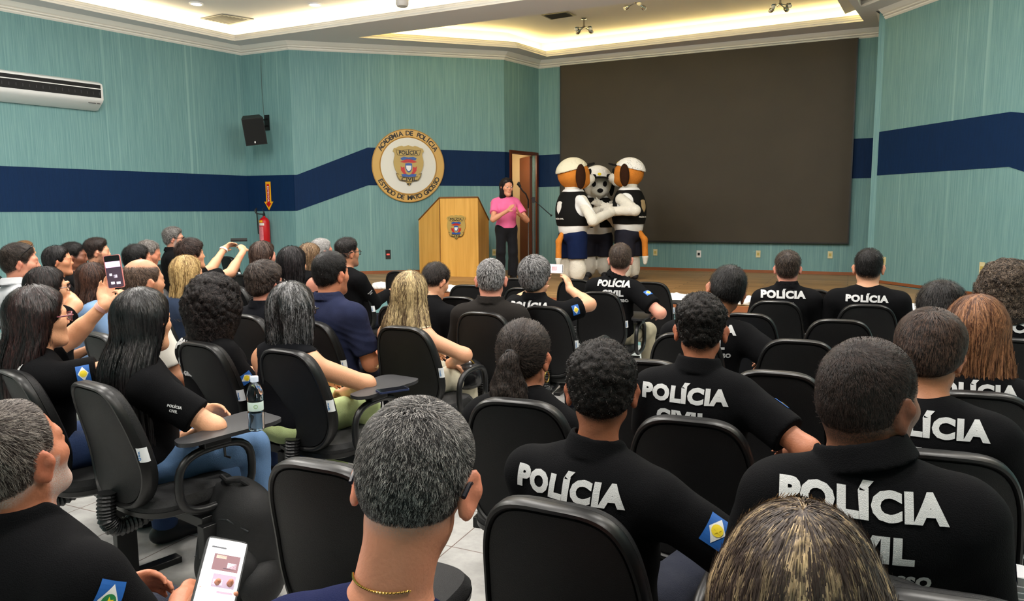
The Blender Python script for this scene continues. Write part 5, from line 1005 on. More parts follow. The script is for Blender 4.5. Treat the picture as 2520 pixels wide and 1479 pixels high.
I['dg']=P('woman with dark hair and glasses behind the grey hoodie man',115,655,84,4.75,wm=.195,yaw=-44,hy=-44,sex='f',skin=(214,158,122),glasses=[(90,50,40),.0022],hair=dict(kind='long',c=(12,9,10),c2=(56,44,42),ts=.014,tt=.016,fade=.02,len=.27,w=.094,b=.085,back=.05,flare=.03,n=7000,sw=.0022,bias=.65),top=dict(kind='tee'),arms=dict(R=dict(E=(184,752,4.8),W=(150,705,5.0))))
I['ho']=P('man in a light grey hoodie with sunglasses pushed up on his head',48,597,84,5.35,wm=.195,yaw=-42,hy=-58,hp=0,skin=(206,140,114),ear=.004,nk=1.1,hair=SH_(c=(28,22,20),c2=(76,64,56),ts=.006,tt=.014,n=5000),top=dict(kind='hoodie',c=(196,198,202),mat='grey',fold=.006),bulk=1.1)
I['pn']=P('young woman with sleek black hair tied back smiling in profile',142,604,58,6.35,wm=.195,yaw=-44,hy=-66,sex='f',skin=(206,140,104),hair=dict(kind='long',c=(10,9,10),c2=(52,48,48),ts=.009,tt=.011,fade=.015,len=.24,w=.068,b=.07,back=.02,flare=.0,n=3000,sw=.003,front=.012,ff=-.02),top=PT(kind='tee',patch='R',pdir=-.6))
I['dm']=P('young dark-skinned man with short black hair smiling in profile',180,595,56,6.95,wm=.19,yaw=-44,hy=-70,skin=(120,74,54),hair=SH_(ts=.004,tt=.012,fade=.06),top=dict(kind='tee'))
I['bm']=P('young bearded man with dark brown hair in profile before the left wall',238,584,58,7.6,wm=.195,yaw=-42,hy=-62,skin=(216,156,124),beard=.8,beardc=(44,30,26),hair=SH_(c=(30,22,20),c2=(70,56,50),ts=.004,tt=.018,fade=.06,quiff=.008),top=dict(kind='polo',text=1))
I['mm']=P('man with very short dark hair half hidden behind the balding man',338,600,62,6.55,wm=.195,yaw=-40,hy=-48,skin=(196,130,100),hair=SH_(ts=.005,tt=.010),top=dict(kind='polo'))
I['gy']=P('older grey-haired man looking down, beside the grey-bearded man',364,591,50,7.45,wm=.18,yaw=-44,hy=-66,hp=18,skin=(206,134,104),hair=SH_(c=(84,78,74),c2=(170,164,158),ts=.004,tt=.008,front=.02),top=dict(kind='polo'))
I['gr']=P('man with grey beard and glasses in a black polo against the left wall',427,557,44,8.75,wm=.20,yaw=-60,hy=-72,skin=(206,146,120),beard=1,beardc=(150,144,138),glasses=[(30,26,26),.003],hair=SH_(c=(74,70,68),c2=(168,164,160),ts=.008,tt=.02,fade=.03),top=dict(kind='polo'),seat=.60)
I['pm']=P('man with spiky dark hair raising both arms to film',470,588,56,6.75,wm=.195,yaw=-48,hy=-52,hp=-4,skin=(222,160,124),hair=dict(c=(28,18,16),c2=(74,54,46),ts=.010,tt=.020,fade=.02,n=3500,step=.008,sw=.0026,lift=.02,mess=.8),top=dict(kind='tee',text=1,stext=''),
  arms=dict(R=dict(E=(578,668,6.9),W=(602,612,7.15),T=(590,578,7.3),n=(-.8,0,-.3),curl=45),L=dict(E=(520,662,7.15),W=(552,612,7.35),T=(582,588,7.5),n=(.5,0,-.5),curl=40)))
I['ln']=P('woman with long straight brown hair in front of the extinguisher',648,592,56,6.95,wm=.185,yaw=-40,hy=-42,sex='f',skin=PINK,hair=dict(kind='long',c=(40,27,23),c2=(98,78,68),ts=.014,tt=.016,fade=.02,len=.33,w=.088,b=.080,back=.06,flare=.02,n=4000,sw=.003,bias=.6),top=dict(kind='tee',c=(40,40,44)))
I['bb']=P('woman with a black chin-length bob left of the podium wall',720,605,64,6.05,wm=.19,yaw=-36,hy=-30,sex='f',skin=FAIR,hair=dict(kind='long',c=(12,10,12),c2=(48,42,44),ts=.016,tt=.018,fade=.02,len=.165,w=.100,b=.088,back=.01,flare=.012,n=4500,sw=.0028,amp=.005,bias=.65),top=dict(kind='tee',patch='R',pdir=-.4))
I['lt']=P('woman with light brown hair looking down beside the black bob',762,598,46,6.75,wm=.18,yaw=-34,hy=-50,hp=12,sex='f',skin=PINK,hair=dict(kind='long',c=(78,58,42),c2=(150,122,92),ts=.012,tt=.014,fade=.02,len=.16,w=.086,b=.078,back=.0,flare=.0,n=2500,sw=.003),top=dict(kind='tank'))
I['g2']=P('man with silver grey hair behind the man in the blue denim shirt',792,586,48,7.75,wm=.185,yaw=-34,hy=-56,skin=(200,130,106),hair=SH_(c=(120,116,114),c2=(200,198,196),ts=.006,tt=.012,fade=.04,bias=.4),top=dict(kind='polo'))
I['fd']=P('man with slicked black hair, faded sides, glasses and long black sleeves',855,584,54,7.08,wm=.185,yaw=-34,hy=-46,skin=(188,130,98),beard=.5,beardc=(60,44,38),glasses=[(20,20,20),.0026],hair=SH_(c2=(60,54,52),ts=.0,tt=.015,fade=.09,nape=.030,quiff=.008,stub=.6),top=dict(kind='long',text=1,tk=.9,stext='R',pdir=-.5),
  arms=dict(R=dict(E=(920,745,7.1),W=(955,722,7.35),T=(985,712,7.5))))
I['hb']=P('fair-haired person mostly hidden behind the hoodie man',62,592,36,8.3,wm=.18,yaw=-44,hy=-50,skin=FAIR,hair=SH_(c=(120,88,58),c2=(170,132,92)),top=dict(kind='tee'),legs=False)
# --- on the stage ---
I['wo']=P('woman in a pink top and black trousers clapping on the stage',1247,437,33,11.55,wm=.18,yaw=196,hy=206,hp=6,sex='f',stand=ZG,skin=(214,150,118),hair=dict(kind='long',c=(12,9,10),c2=(50,40,40),ts=.012,tt=.012,fade=.02,front=.01,len=.30,w=.086,b=.07,back=.01,flare=.01,n=2500,sw=.004,ff=.065,eyes=1),top=dict(kind='tee',c=(236,112,160),mat='pink',sl=.6),pants=(20,20,24),h=.0075,bulk=.92,
  arms=dict(R=dict(L=(.06,.32,1.10),f=(-.35,.6,.55),n=(-1,0,0),curl=12,pole=(.8,-.2,-.8)),L=dict(L=(-.10,.30,1.06),f=(.25,.6,.5),n=(1,0,0),curl=12,pole=(-.8,-.2,-.8))))

# chairs under the people whose own chair is hidden behind others
SHORT=dict(fg='grey-haired foreground man with the gold chain',wb='woman with brown and blonde highlighted hair',bk='low-leaning black-haired person near the right wall',cg='woman with big curly grey-brown hair',ld='man looking down below the podium',bd='golden blonde woman in the denim jacket',bo='brown-haired woman behind the raised pink phone',
 ho='man in the light grey hoodie',dm='young dark-skinned man in profile',bm='young bearded man before the left wall',mm='short-haired man behind the balding man',gy='older grey-haired man looking down',bb='woman with the black chin-length bob',lt='light-brown-haired woman looking down',
 g2='silver-haired man near the podium wall',pm='man raising both arms to film',ln='brown-haired woman in front of the extinguisher',de='leaning man with the small earring',f1='man whose back reads MATO GROSSO',hb='fair-haired person behind the hoodie man')
taken=[np.array(o.location[:2]) for o in bpy.data.objects if o.get('category')=='chair']
for k_,nm_ in SHORT.items():
    r=I[k_]['root']; q=np.array(r.location[:2]); 
    if min(np.linalg.norm(q-t) for t in taken)<.42: continue
    place('c',(q[0],q[1],0),r.rotation_euler.z,'black chair carrying the '+nm_,[],False); taken.append(q)
# ---------------- podium ----------------
pf=[onz(1085,680,ZG),onz(1178,682,ZG)]; pl_=onz(1033,675,ZG); pr_=onz(1204,676,ZG)
p1,p2=[Vector((q[0],q[1])) for q in pf]; pL=Vector((pl_[0],pl_[1])); pR=Vector((pr_[0],pr_[1]))
zt=at(1125,487,p1.y)[2]; zl=at(1028,542,pL.y)[2]; zr=at(1204,542,pR.y)[2]
PO=empty('podium',(p1.x,p1.y,ZG),0,'honey-coloured wooden podium with a police badge on the stage','podium')
def slab(name,a,b,za,zb,m,th=.03,inw=None):   # vertical board from a to b, top za at a and zb at b
    d=(b-a).normalized(); n=Vector((-d.y,d.x))*(1 if inw is None else inw); V=[]
    for o in(0,th):
        for q,z in((a,ZG),(b,ZG),(b,zb),(a,za)): V.append((q.x+n.x*o-p1.x,q.y+n.y*o-p1.y,z-ZG))
    return MB().add(V,[(0,1,2,3),(4,7,6,5),(0,4,5,1),(1,5,6,2),(2,6,7,3),(3,7,4,0)]).build(name,m,PO)
g=.012; dd=(p2-p1).normalized()
slab('front_panel',p1+dd*g,p2,zt,zt,HONEY); slab('side_panel',pL,p1-dd*.004,zl,zt,HONEY); slab('side_panel',p2+(pR-p2).normalized()*.004,pR,zt,zr,HONEY); slab('back_panel',pL+Vector((.05,.05)),pR+Vector((-.02,.05)),zl,zl,HONEY)
em_=mat('podium_edge',(120,76,34),.4); m=MB(); 
for a,b,za,zb in((pL,p1,zl,zt),(p1,p2,zt,zt),(p2,pR,zt,zr)): m.tube([(a.x-p1.x,a.y-p1.y,za-ZG+.005),(b.x-p1.x,b.y-p1.y,zb-ZG+.005)],.014,6)
m.build('top_edge',em_,PO); m=MB(); m.add([(q.x-p1.x,q.y-p1.y,z-ZG-.02) for q,z in((p1,zt),(p2,zt),(pR,zr),(pL,zl))],[(0,1,2,3)]); m.build('reading_desk',HONEY,PO)
m=MB(); m.tube([(-.004,.012,0),(-.004,.012,zt-ZG)],.010,6); m.build('joint',mat('podium_joint',(110,70,30),.5),PO)
s_=(p2-p1).length; MP=Matrix(((dd.x,dd.y,0,0),(dd.y,-dd.x,0,0),(0,0,1,0),(0,0,0,1))); bz=at(1123,559,p1.y)[2]-ZG
MPb=Matrix.Translation((dd.x*s_*.44,dd.y*s_*.44,bz))@Matrix(((dd.x,dd.y,0,0),(dd.y,-dd.x,0,0),(0,0,1,0),(0,0,0,1))); badge('badge',MPb@Matrix.Translation((0,.0,0)),.34,.415,PO,.02)
# microphones
def stand_mic(u,v,ub,vb,d,lab,boom=None):
    b=onz(u,v,ZG) if v else None; return b
bx=at(1313,560,12.2); MIC=empty('microphone_stand',(bx[0],bx[1],ZG),0,'black microphone stand with an angled boom by the door','microphone stand'); top=at(1313,492,12.2)[2]-ZG
m=MB(); m.tube([(0,0,.0),(0,0,top)],.010,8); m.build('pole',mat('stand_grey',(110,108,106),.4),MIC); m=MB(); m.lathe([(0,.03),(.12,.015),(.13,0)],20); m.build('base',BLACK,MIC)
m=MB(); m.box((0,0,top),(.05,.05,.09)); m.build('clamp',BLACK,MIC); e_=at(1355,529,12.2)-np.array([bx[0],bx[1],ZG]); m=MB(); m.tube([(-.04,0,top+.03),(0,0,top),tuple(e_)],.007,6); m.tube([tuple(e_),tuple(e_*1.0+np.array([.02,0,-.016]))],[.014,.02],8); m.build('boom',BLACK,MIC)
gb=at(1300,475,12.0); GM=empty('gooseneck_microphone',(gb[0],gb[1],ZG),0,'black gooseneck microphone beside the clapping woman','microphone'); h1=at(1290,474,12.0)[2]-ZG
m=MB(); xx=lambda u:(u-1300)/FPX*12; m.tube([(0,0,0),(0,0,h1-.25)],.008,6); m.build('pole',mat('stand_grey',(110,108,106),.4),GM); m=MB(); m.tube([(0,0,h1-.25),(0,0,h1-.12),(xx(1294),0,h1-.02),(xx(1286),0,h1+.03),(xx(1279),0,h1+.10)],.012,8); m.tube([(xx(1281),0,h1+.09),(xx(1276),0,h1+.14),(xx(1278),0,h1+.17)],[.02,.028,.018],8); m.build('head',BLACK,GM)
m=MB(); m.lathe([(0,.02),(.09,.012),(.1,0)],20); m.build('base',BLACK,GM)
# ---------------- costumed dogs ----------------
FURW=mat('white_plush',(228,222,208),.9,bump=.9,bscale=90,spec=.1,sheen=.2); FURO=mat('orange_plush',(206,126,50),.9,bump=.8,bscale=90,spec=.1,var=.25,vscale=10); FURB=mat('dark_brown_plush',(52,30,18),.9,bump=.8,bscale=90,spec=.1); FURK=mat('black_plush',(26,24,24),.9,bump=.8,bscale=90,spec=.1)
VEST=mat('black_vest',(16,15,14),.8,bump=.2,bscale=200,spec=.2); TEEW=mat('white_shirt_cloth',(232,230,226),.85,bump=.2,bscale=100,spec=.15); CAPW=mat('white_cap_cloth',(236,232,224),.8,spec=.2); CAPC=mat('cream_cap_cloth',(226,218,190),.8,spec=.2); NAVYC=mat('navy_shorts',(15,28,62),.85,spec=.15,var=.2,vscale=14); DARKC=mat('dark_shorts',(34,34,44),.85,spec=.15,var=.2,vscale=14)
def dog(label,u,vt,vf,d,yaw,fur,ear,cap,shorts,hands,headyaw=0,tilt=0,sc=1.0,capback=False,patch=None,visor=True,hk=.84,vz=(.17,.15,.29)):
    ft=at(u,vf,d); R=empty('person',(ft[0],ft[1],ZG),math.radians(yaw),label,'person','people in dog costumes on the stage'); Rb=rot(yaw); Ht=(at(u,vt,d)[2]-ZG); k=Ht/2.0
    V3=lambda x,y,z: np.array([x,y,z],float)*k
    Hh=V3(0,.02,1.60); Mh=rot(headyaw,tilt); toh=lambda P:(P-Hh.astype(np.float32))@Mh.astype(np.float32)/(k*hk)
    def part(name,f,lo,hi,m,parent=R,h=.014): 
        V,F=surfnet(f,np.minimum(lo,hi),np.maximum(lo,hi),h); return mesh_obj(name,V,F,m,parent,smooth=True)
    hl=[Rb.T@(at(*q)-ft*[1,1,0]-np.array([0,0,ZG])) for q in hands]; Sh=[V3(-.25,0,1.22),V3(.25,0,1.22)]; El=[]
    for S,W_,sg in zip(Sh,hl,(-1,1)): e,w=ik(S,W_,.36*k,.40*k,(sg*.6,-.1,-.8)); El.append((S,e,w))
    def suit(P):
        L_=[ell(P,V3(0,0,1.0),(.25*k,.20*k,.40*k)),seg(P,V3(0,0,1.2),V3(0,0,1.45),.12*k)]
        for sg in(-1,1): L_.append(smin(seg(P,V3(sg*.12,0,.6),V3(sg*.13,.0,.12),.115*k,.105*k),ell(P,V3(sg*.13,.02,.2),V3(.12,.12,.12)),.06))
        for S,e,w in El: L_.append(smin(seg(P,S,e,.085*k,.078*k),seg(P,e,w,.078*k,.066*k),.03))
        r=uni(L_,.05)
        for (S,e,w),sg in zip(El,(-1,1)):
            f_=nrm(w-e); n_=nrm(np.cross(f_,[0,0,1])); upv=np.cross(n_,f_); r=smin(r,ell(P,w+f_*.05*k,(.065*k,.075*k,.07*k)),.02)
            for j in range(4): b=w+f_*.08*k+upv*(.045-.03*j)*k; r=smin(r,seg(P,b,b+(f_*.07-upv*.01*j)*k,.02*k,.017*k),.008)
            r=smin(r,seg(P,w+upv*.05*k,w+(upv*.075+f_*.05)*k,.021*k,.019*k),.008)
        return r+.004*wob(P,40,1)
    part('costume_body',suit,V3(-.9,-.6,0)-.0,V3(.9,.95,1.7),FURW)
    part('costume_head',lambda P: (lambda q: smin(ell(q,(0,-.01,.02),(.27,.29,.27)),ell(q,(0,.10,-.10),(.20,.20,.14)),.06)*k)(toh(P)),Hh-V3(.4,.4,.4),Hh+V3(.4,.4,.4),fur)
    part('snout',lambda P:(lambda q: smin(ell(q,(0,.25,-.06),(.15,.15,.11)),ell(q,(0,.20,-.15),(.11,.12,.08)),.04)*k)(toh(P)),Hh-V3(.5,.5,.4),Hh+V3(.5,.5,.4),FURW)
    part('nose',lambda P: ell(toh(P),(0,.395,-.01),(.055,.04,.04))*k,Hh-V3(.5,.5,.3),Hh+V3(.5,.5,.3),FURK,h=.01)
    for sg in(-1,1):
        part('ear',lambda P: ell(toh(P),(sg*.275,.0,-.03),(.05,.095,.22))*k,Hh-V3(.5,.5,.4),Hh+V3(.5,.5,.4),ear)
        part('eye',lambda P: ell(toh(P),(sg*.10,.265,.07),(.04,.025,.055))*k,Hh-V3(.5,.5,.3),Hh+V3(.5,.5,.3),FURK,h=.01)
    cq=lambda P: toh(P)@np.array(Matrix.Rotation(math.radians(-16),3,'X'),dtype=np.float32).T
    CP=part('cap',lambda P:(lambda q: smax(np.abs(ell(q,(0,-.02,.05),(.275,.297,.265)))-.011,.11-q[:,2],.01)*k)(cq(P)),Hh-V3(.45,.45,.2),Hh+V3(.45,.45,.5),cap)
    if visor: part('visor',lambda P:(lambda q: smax(np.abs(q[:,2]-.125+.9*q[:,0]**2+.05*(q[:,1]-.25))-.010,np.sqrt((q[:,0]/vz[0])**2+((q[:,1]-vz[2])/vz[1])**2)*vz[1]-vz[1],.01)*k)(cq(P)),Hh-V3(.5,.5,.2),Hh+V3(.5,.6,.5),FURK,CP)
    part('cap_logo',lambda P:(lambda q: np.maximum(np.maximum(np.abs(ell(q,(0,-.02,.06),(.288,.310,.278)))-.004,np.sqrt((q[:,0]/1.3)**2+(q[:,2]-.17)**2)-.028),-q[:,1])*k)(cq(P)),Hh-V3(.45,.45,.2),Hh+V3(.45,.45,.5),PATY,CP,h=.007)
    def tee(P): 
        fl=1+.16*sst(-P[:,2]/k,-.9,-.72); r=ell(P/np.stack([fl,fl,fl*0+1],1).astype(np.float32),V3(0,0,1.04),(.275*k,.225*k,.44*k)); r=smax(r,.70*k-P[:,2],.01)
        for S,e,w in El: r=smin(r,smax(seg(P,S,e+nrm(w-e)*.12*k,.105*k,.10*k),((P-(e+nrm(w-e)*.06*k).astype(np.float32))@nrm(w-e).astype(np.float32)),.005),.03)
        return smax(r,P[:,2]-1.40*k,.01)+.004*wob(P,22,2)
    TE=part('white_shirt',tee,V3(-.7,-.5,.68),V3(.7,.7,1.46),TEEW)
    def vest(P):
        r=ell(P,V3(0,0,1.04),(.30*k,.25*k,.43*k)); r=smax(r,.85*k-P[:,2],.01); r=smax(r,P[:,2]-1.36*k,.02)
        for S,e,w in El: r=smax(r,-ell(P,S+(e-S)*.25,(.15*k,.14*k,.16*k)),.01)
        r=smax(r,-np.maximum(np.abs(P[:,0])-.05*k,-P[:,1]),.01); return r+.003*wob(P,20,4)
    VE=part('vest',vest,V3(-.36,-.32,.76),V3(.36,.32,1.42),VEST)
    def shrt(P): return smax(smax(uni([ell(P,V3(0,0,.70),(.25*k,.20*k,.14*k))]+[seg(P,V3(sg*.12,0,.68),V3(sg*.13,0,.36),.155*k,.15*k) for sg in(-1,1)],.03),P[:,2]-.84*k,.01),.36*k-P[:,2],.01)+.004*wob(P,24,5)
    part('shorts',shrt,V3(-.36,-.32,.32),V3(.36,.32,.88),shorts)
    for sg in(-1,1): part('shoe',lambda P: smax(uni([seg(P,V3(sg*.13,-.04,.05),V3(sg*.14,.14,.045),.06*k,.055*k)],.02),.003-P[:,2],.005),V3(sg*.13-.1,-.15,-.02),V3(sg*.13+.1,.26,.16),mat('sneaker_dark',(40,38,42),.6,var=.5,vscale=30))
    part('tail',lambda P: uni([seg(P,V3(0,-.19,.72),V3(.02,-.26,.62),.042*k),seg(P,V3(.02,-.26,.62),V3(.03,-.27,.36),.045*k,.045*k)],.03),V3(-.1,-.42,.3),V3(.12,-.12,.82),FURO if fur is FURO else FURK)
    part('tail_tip',lambda P: seg(P,V3(.03,-.27,.36),V3(.03,-.27,.27),.048*k,.03*k),V3(-.1,-.42,.2),V3(.14,-.2,.44),FURW)
    # emblem on the back of the vest
    sp_=[(x*.11,y*.16) for x,y in [(a*2/1,b*2/1) for a,b in shield_poly(1,1)]]; c=np.array([[0,0]]); g_=np.array(sp_)*k*.62; xy=np.concatenate([c,g_*.5,g_]); n=len(g_); F=[(0,1+i,1+(i+1)%n) for i in range(n)]+[(1+i,1+n+i,1+n+(i+1)%n,1+(i+1)%n) for i in range(n)]
    Pp=np.stack([xy[:,0],np.full(len(xy),-.6),xy[:,1]+1.12*k],1); Pp=trace(vest,Pp,(0,1,0),40,.003); mesh_obj('back_emblem',Pp,F,CAPW if patch is None else patch,VE)
    V,F=text_cells('POLÍCIA CIVIL'); V=fit(V,.22*k,.028*k); Pp=np.stack([V[:,0],np.full(len(V),-.6),V[:,1]+.96*k],1); Pp=trace(vest,Pp,(0,1,0),40,.003); mesh_obj('lettering',Pp,F,CAPW,VE)
    return R
dog('person in an orange plush dog costume with cream cap, navy shorts, left of three',1409,365,682,11.25,-62,FURO,FURB,CAPC,NAVYC,[(1492,515,11.5),(1498,525,11.15)],headyaw=-8)
dog('person in a black and white plush dog costume standing between the orange dogs',1468,392,672,12.05,172,FURW,FURK,CAPW,DARKC,[(1478,508,11.75),(1486,530,11.7)],headyaw=10,tilt=20,hk=.92,vz=(.24,.20,.31))
dog('person in an orange plush dog costume with white cap, dark shorts, right of three',1546,362,674,11.55,52,FURO,FURB,CAPW,DARKC,[(1502,520,11.3),(1496,515,11.55)],headyaw=14,tilt=2,hk=.78,patch=mat('tan_emblem',(176,150,110),.6))
# folded white shirts along the stage edge
for k,(u,v,wd,lab) in enumerate([(944,704,.34,'folded white shirt on the stage edge left of the podium chairs'),(1112,717,.36,'crumpled white shirt on the stage edge below the podium'),(1242,716,.22,'small heap of white cloth right of the grey-cropped head'),(1652,744,.40,'white shirt heap on the stage edge right of the MATO GROSSO back'),(1722,748,.30,'white shirt on the stage edge behind the leaning man'),(1824,752,.40,'white shirt heap on the stage edge before the left LED-wall man'),(2044,757,.24,'white cloth corner between the two LED-wall men'),(2248,760,.26,'white cloth at the right end of the stage edge')]):
    x0=at(u,v,9)[0]/9; 
    t=( (np.array([0,9.58])@np.array([-sy,sx])) )/(np.array([x0,1.0])@np.array([-sy,sx])); cx_,cy_=x0*t,t
    Q=[(RNG.random(3)-.5)*[wd*.8,.16,0]+[0,0,.03+.02*RNG.random()] for _ in range(7)]
    def cl(P,Q=Q,wd=wd,k=k): return smax(uni([ell(P,q,(wd*.28,.085,.035)) for q in Q],.05)+.010*wob(P*np.array([1,1.4,2],np.float32),38,k)+.005*wob(P,90,k+3),.002-P[:,2],.004)
    V,F=surfnet(cl,(-wd*.9,-.24,-.01),(wd*.9,.24,.14),.009); r=mesh_obj('folded_shirt',V,F,mat('white_cotton',(228,228,226),.85,spec=.15,var=.12,vscale=25),smooth=True); r.location=(cx_,cy_,ZG); r.rotation_euler.z=math.radians(-24.7); tag(r,lab,'folded shirt','white shirts along the stage edge')
# ---------------- things people hold or wear ----------------
def phone(u,v,d,M,case,lab,screen=None,w=.074,h=.155,name='smartphone',pos=None):
    p=pos if pos is not None else at(u,v,d); R=empty(name,p,0,lab,'phone'); R.rotation_euler=Matrix([list(r) for r in M]).to_euler()
    m=MB(); m.prism(rounded([(-w/2,-h/2),(w/2,-h/2),(w/2,h/2),(-w/2,h/2)],.010),-.0045,.0045); m.build('case',case,R)
    m=MB(); m.prism(rounded([(-w/2+.003,-h/2+.003),(w/2-.003,-h/2+.003),(w/2-.003,h/2-.003),(-w/2+.003,h/2-.003)],.008),.0045,.0052); m.build('screen',screen or mat('screen_off',(14,16,22),.12,spec=.6),R)
    return R
def scr(parent,boxes,z=.0054):
    for x0,y0,x1,y1,c,e in boxes: 
        m=MB(); m.add([(x0,y0,z),(x1,y0,z),(x1,y1,z),(x0,y1,z)],[(0,1,2,3)]); m.build('screen_image',mat('screen_%d_%d_%d'%c,c,.4,emit=e),parent)
def facecam(p,roll=0,tiltx=0,yaw=0): # screen normal (+z) towards the camera
    n=nrm(np.array([0,0,HC])-p); upv=np.array([0,0,1.]); x=nrm(np.cross(upv,n)); y=np.cross(n,x); M=np.stack([x,y,n],1); return M@np.array((Matrix.Rotation(math.radians(roll),3,'Z')@Matrix.Rotation(math.radians(tiltx),3,'X')@Matrix.Rotation(math.radians(yaw),3,'Y')))
p=at(281,668,3.50); a=phone(0,0,0,facecam(p,5,0,-18),mat('pink_case',(226,140,138),.45),'pink-cased phone held up filming, screen towards the camera',pos=p,h=.158)
scr(a,[(-.033,.048,.033,.075,(12,10,14),.0),(-.033,.020,.033,.048,(214,168,206),.9),(-.033,-.075,.033,.020,(62,48,60),.5),(-.022,-.02,-.010,-.008,(236,226,240),1.0),(-.004,-.03,.012,-.016,(236,226,240),1.0),(-.020,-.06,-.004,-.048,(236,226,240),1.0),(.004,-.062,.022,-.050,(236,226,240),1.0)])
p=at(1362,661,5.86); a=phone(0,0,0,facecam(p,88,0,0),mat('white_case',(236,232,232),.4),'white phone held sideways by the grey-haired man',pos=p); scr(a,[(-.033,-.07,.033,.07,(220,206,210),.9),(-.02,.03,.01,.05,(220,180,60),.9),(-.018,-.03,.018,.015,(176,120,120),.7)])
p=at(588,590,7.3); phone(0,0,0,facecam(p,90,0,70),BLACK,'dark phone held up by the man with both arms raised',pos=p)
p=at(537,1432,1.24); Mf=facecam(p,-17,-22,8); a=phone(0,0,0,Mf,mat('dark_case',(40,42,44),.5),'phone with bright white screen at the bottom edge, held in a hand',pos=p,w=.074,h=.158)
scr(a,[(-.0335,-.0745,.0335,.0745,(240,240,242),1.0)]); scr(a,[(-.018,.018,.028,.048,(120,84,90),.5),(-.012,-.012,.028,.012,(160,140,160),.5),(-.026,.058,.0,.061,(90,90,96),.2),(-.014,.040,.004,.046,(220,190,170),.6),(.008,.024,.024,.034,(230,220,230),.7),(.002,.022,.02,.0235,(60,60,80),.2),(-.010,-.008,.006,.002,(230,220,230),.7),(.0,-.022,.028,-.018,(200,150,170),.4)],.0057)
ch15=[o for o in bpy.data.objects if o.get('label','').startswith('black chair of the woman with very long')][0]; ch13=[o for o in bpy.data.objects if o.get('label','').startswith('black chair of the woman with a grey bob')][0]
p=onz(966,962,.7165); R_=phone(0,0,0,rot(-58),mat('blue_case',(34,46,78),.4),'dark blue phone lying on the writing tablet by the grey-bob woman',pos=p+np.array([0,0,.0047]))
# bottle
bp_=onz(632,1060,.7165); BO=empty('water_bottle',bp_,0,'half-full clear plastic water bottle with white cap on a tablet','bottle')
GL=mat('bottle_plastic',(225,238,248),.04,trans=1,ior=1.3,spec=.6); WA=mat('bottle_water',(190,220,245),.02,trans=1,ior=1.33); 
BPR=[(0,.004),(.022,.002),(.030,.006),(.0325,.02),(.0315,.05),(.0335,.07),(.0325,.082),(.0300,.088),(.0300,.125),(.0325,.132),(.0325,.155),(.029,.178),(.020,.196),(.0135,.204),(.0135,.214)]
m=MB(); m.lathe(BPR,36); m.build('bottle',GL,BO,smooth=True); m=MB(); m.lathe([(0,.006),(.028,.008),(.0308,.02),(.0298,.05),(.0318,.070),(.0308,.08),(0,.0805)],32); m.build('water',WA,BO,smooth=True)
m=MB(); m.lathe([(.0160,.206),(.0162,.224),(.0150,.228),(0,.228)],28); m.build('cap',mat('cap_white',(222,232,250),.4),BO,smooth=True); m=MB(); m.lathe([(.0306,.088),(.0312,.090),(.0312,.123),(.0306,.125)],36); m.build('label',mat('bottle_label',(206,226,218),.5,var=.08,vscale=40),BO,smooth=True)
m=MB(); ang=math.atan2(-bp_[1],-bp_[0]); ring=[]
for r_ in(.008,.0065):
    for k in range(20): q=2*math.pi*k/20; a_=ang+r_*math.cos(q)/.0316; ring.append((.0318*math.cos(a_),.0318*math.sin(a_),.108+r_*math.sin(q)))
m.add(ring,[(k,(k+1)%20,20+(k+1)%20,20+k) for k in range(20)]); m.build('label_ring',mat('label_green',(120,170,50),.5),BO)
# backpack
bk=np.array([*onz(596,1452,0.0)[:2],0]); BP=empty('backpack',bk,math.radians(-22),'black backpack standing on the floor beside the chair leg','backpack'); BKM=mat('backpack_black',(20,20,21),.6,bump=.3,bscale=500,spec=.4,var=.2,vscale=10)
def bpf(P): return smax(uni([ell(P,(0,0,.24),(.185,.13,.26)),ell(P,(0,-.02,.14),(.18,.14,.16)),ell(P,(0,0,.36),(.15,.10,.10))],.05)+.004*wob(P,22,3),.0-P[:,2]+.002,.02)
V,F=surfnet(bpf,(-.24,-.2,-.01),(.24,.2,.52),.009); mesh_obj('main_bag',V,F,BKM,BP,smooth=True)
def pk(P): return smax(ell(P,(.02,-.10,.15),(.155,.09,.14))+.003*wob(P,25,5),.004-P[:,2],.02)
V,F=surfnet(pk,(-.2,-.24,-.01),(.22,.05,.32),.009); mesh_obj('front_pocket',V,F,BKM,BP,smooth=True)
V,F=surfnet(lambda P: smax(ell(P,(.16,-.05,.09),(.07,.11,.10)),.004-P[:,2],.02),(.05,-.2,-.01),(.26,.1,.22),.01); mesh_obj('side_pocket',V,F,BKM,BP,smooth=True)
m=MB(); m.tube([(-.07,.02,.47),(-.06,-.02,.505),(0,-.05,.50),(.06,-.04,.51),(.07,.0,.47)],.010,8); m.build('handle',BKM,BP,smooth=True); m=MB(); m.tube([(.17,.05,.34),(.24,.06,.22),(.27,.0,.10),(.30,-.06,.012)],[.02,.018,.014,.016],6); m.build('strap',BKM,BP)
for pts in ([(-.13,-.105,.30),(-.06,-.135,.36),(.05,-.13,.37),(.13,-.10,.32)],[(-.10,-.175,.20),(.0,-.19,.24),(.12,-.165,.26)]):
    m=MB(); P_=trace(lambda q: np.minimum(bpf(q),pk(q)),np.array([(x,-.4,z) for x,y,z in pts]),(0,1,0),40,.002); 
    m.tube([tuple(q) for q in P_],.0035,6); m.build('zip',mat('zip_metal',(70,70,72),.3,metal=.7),BP)
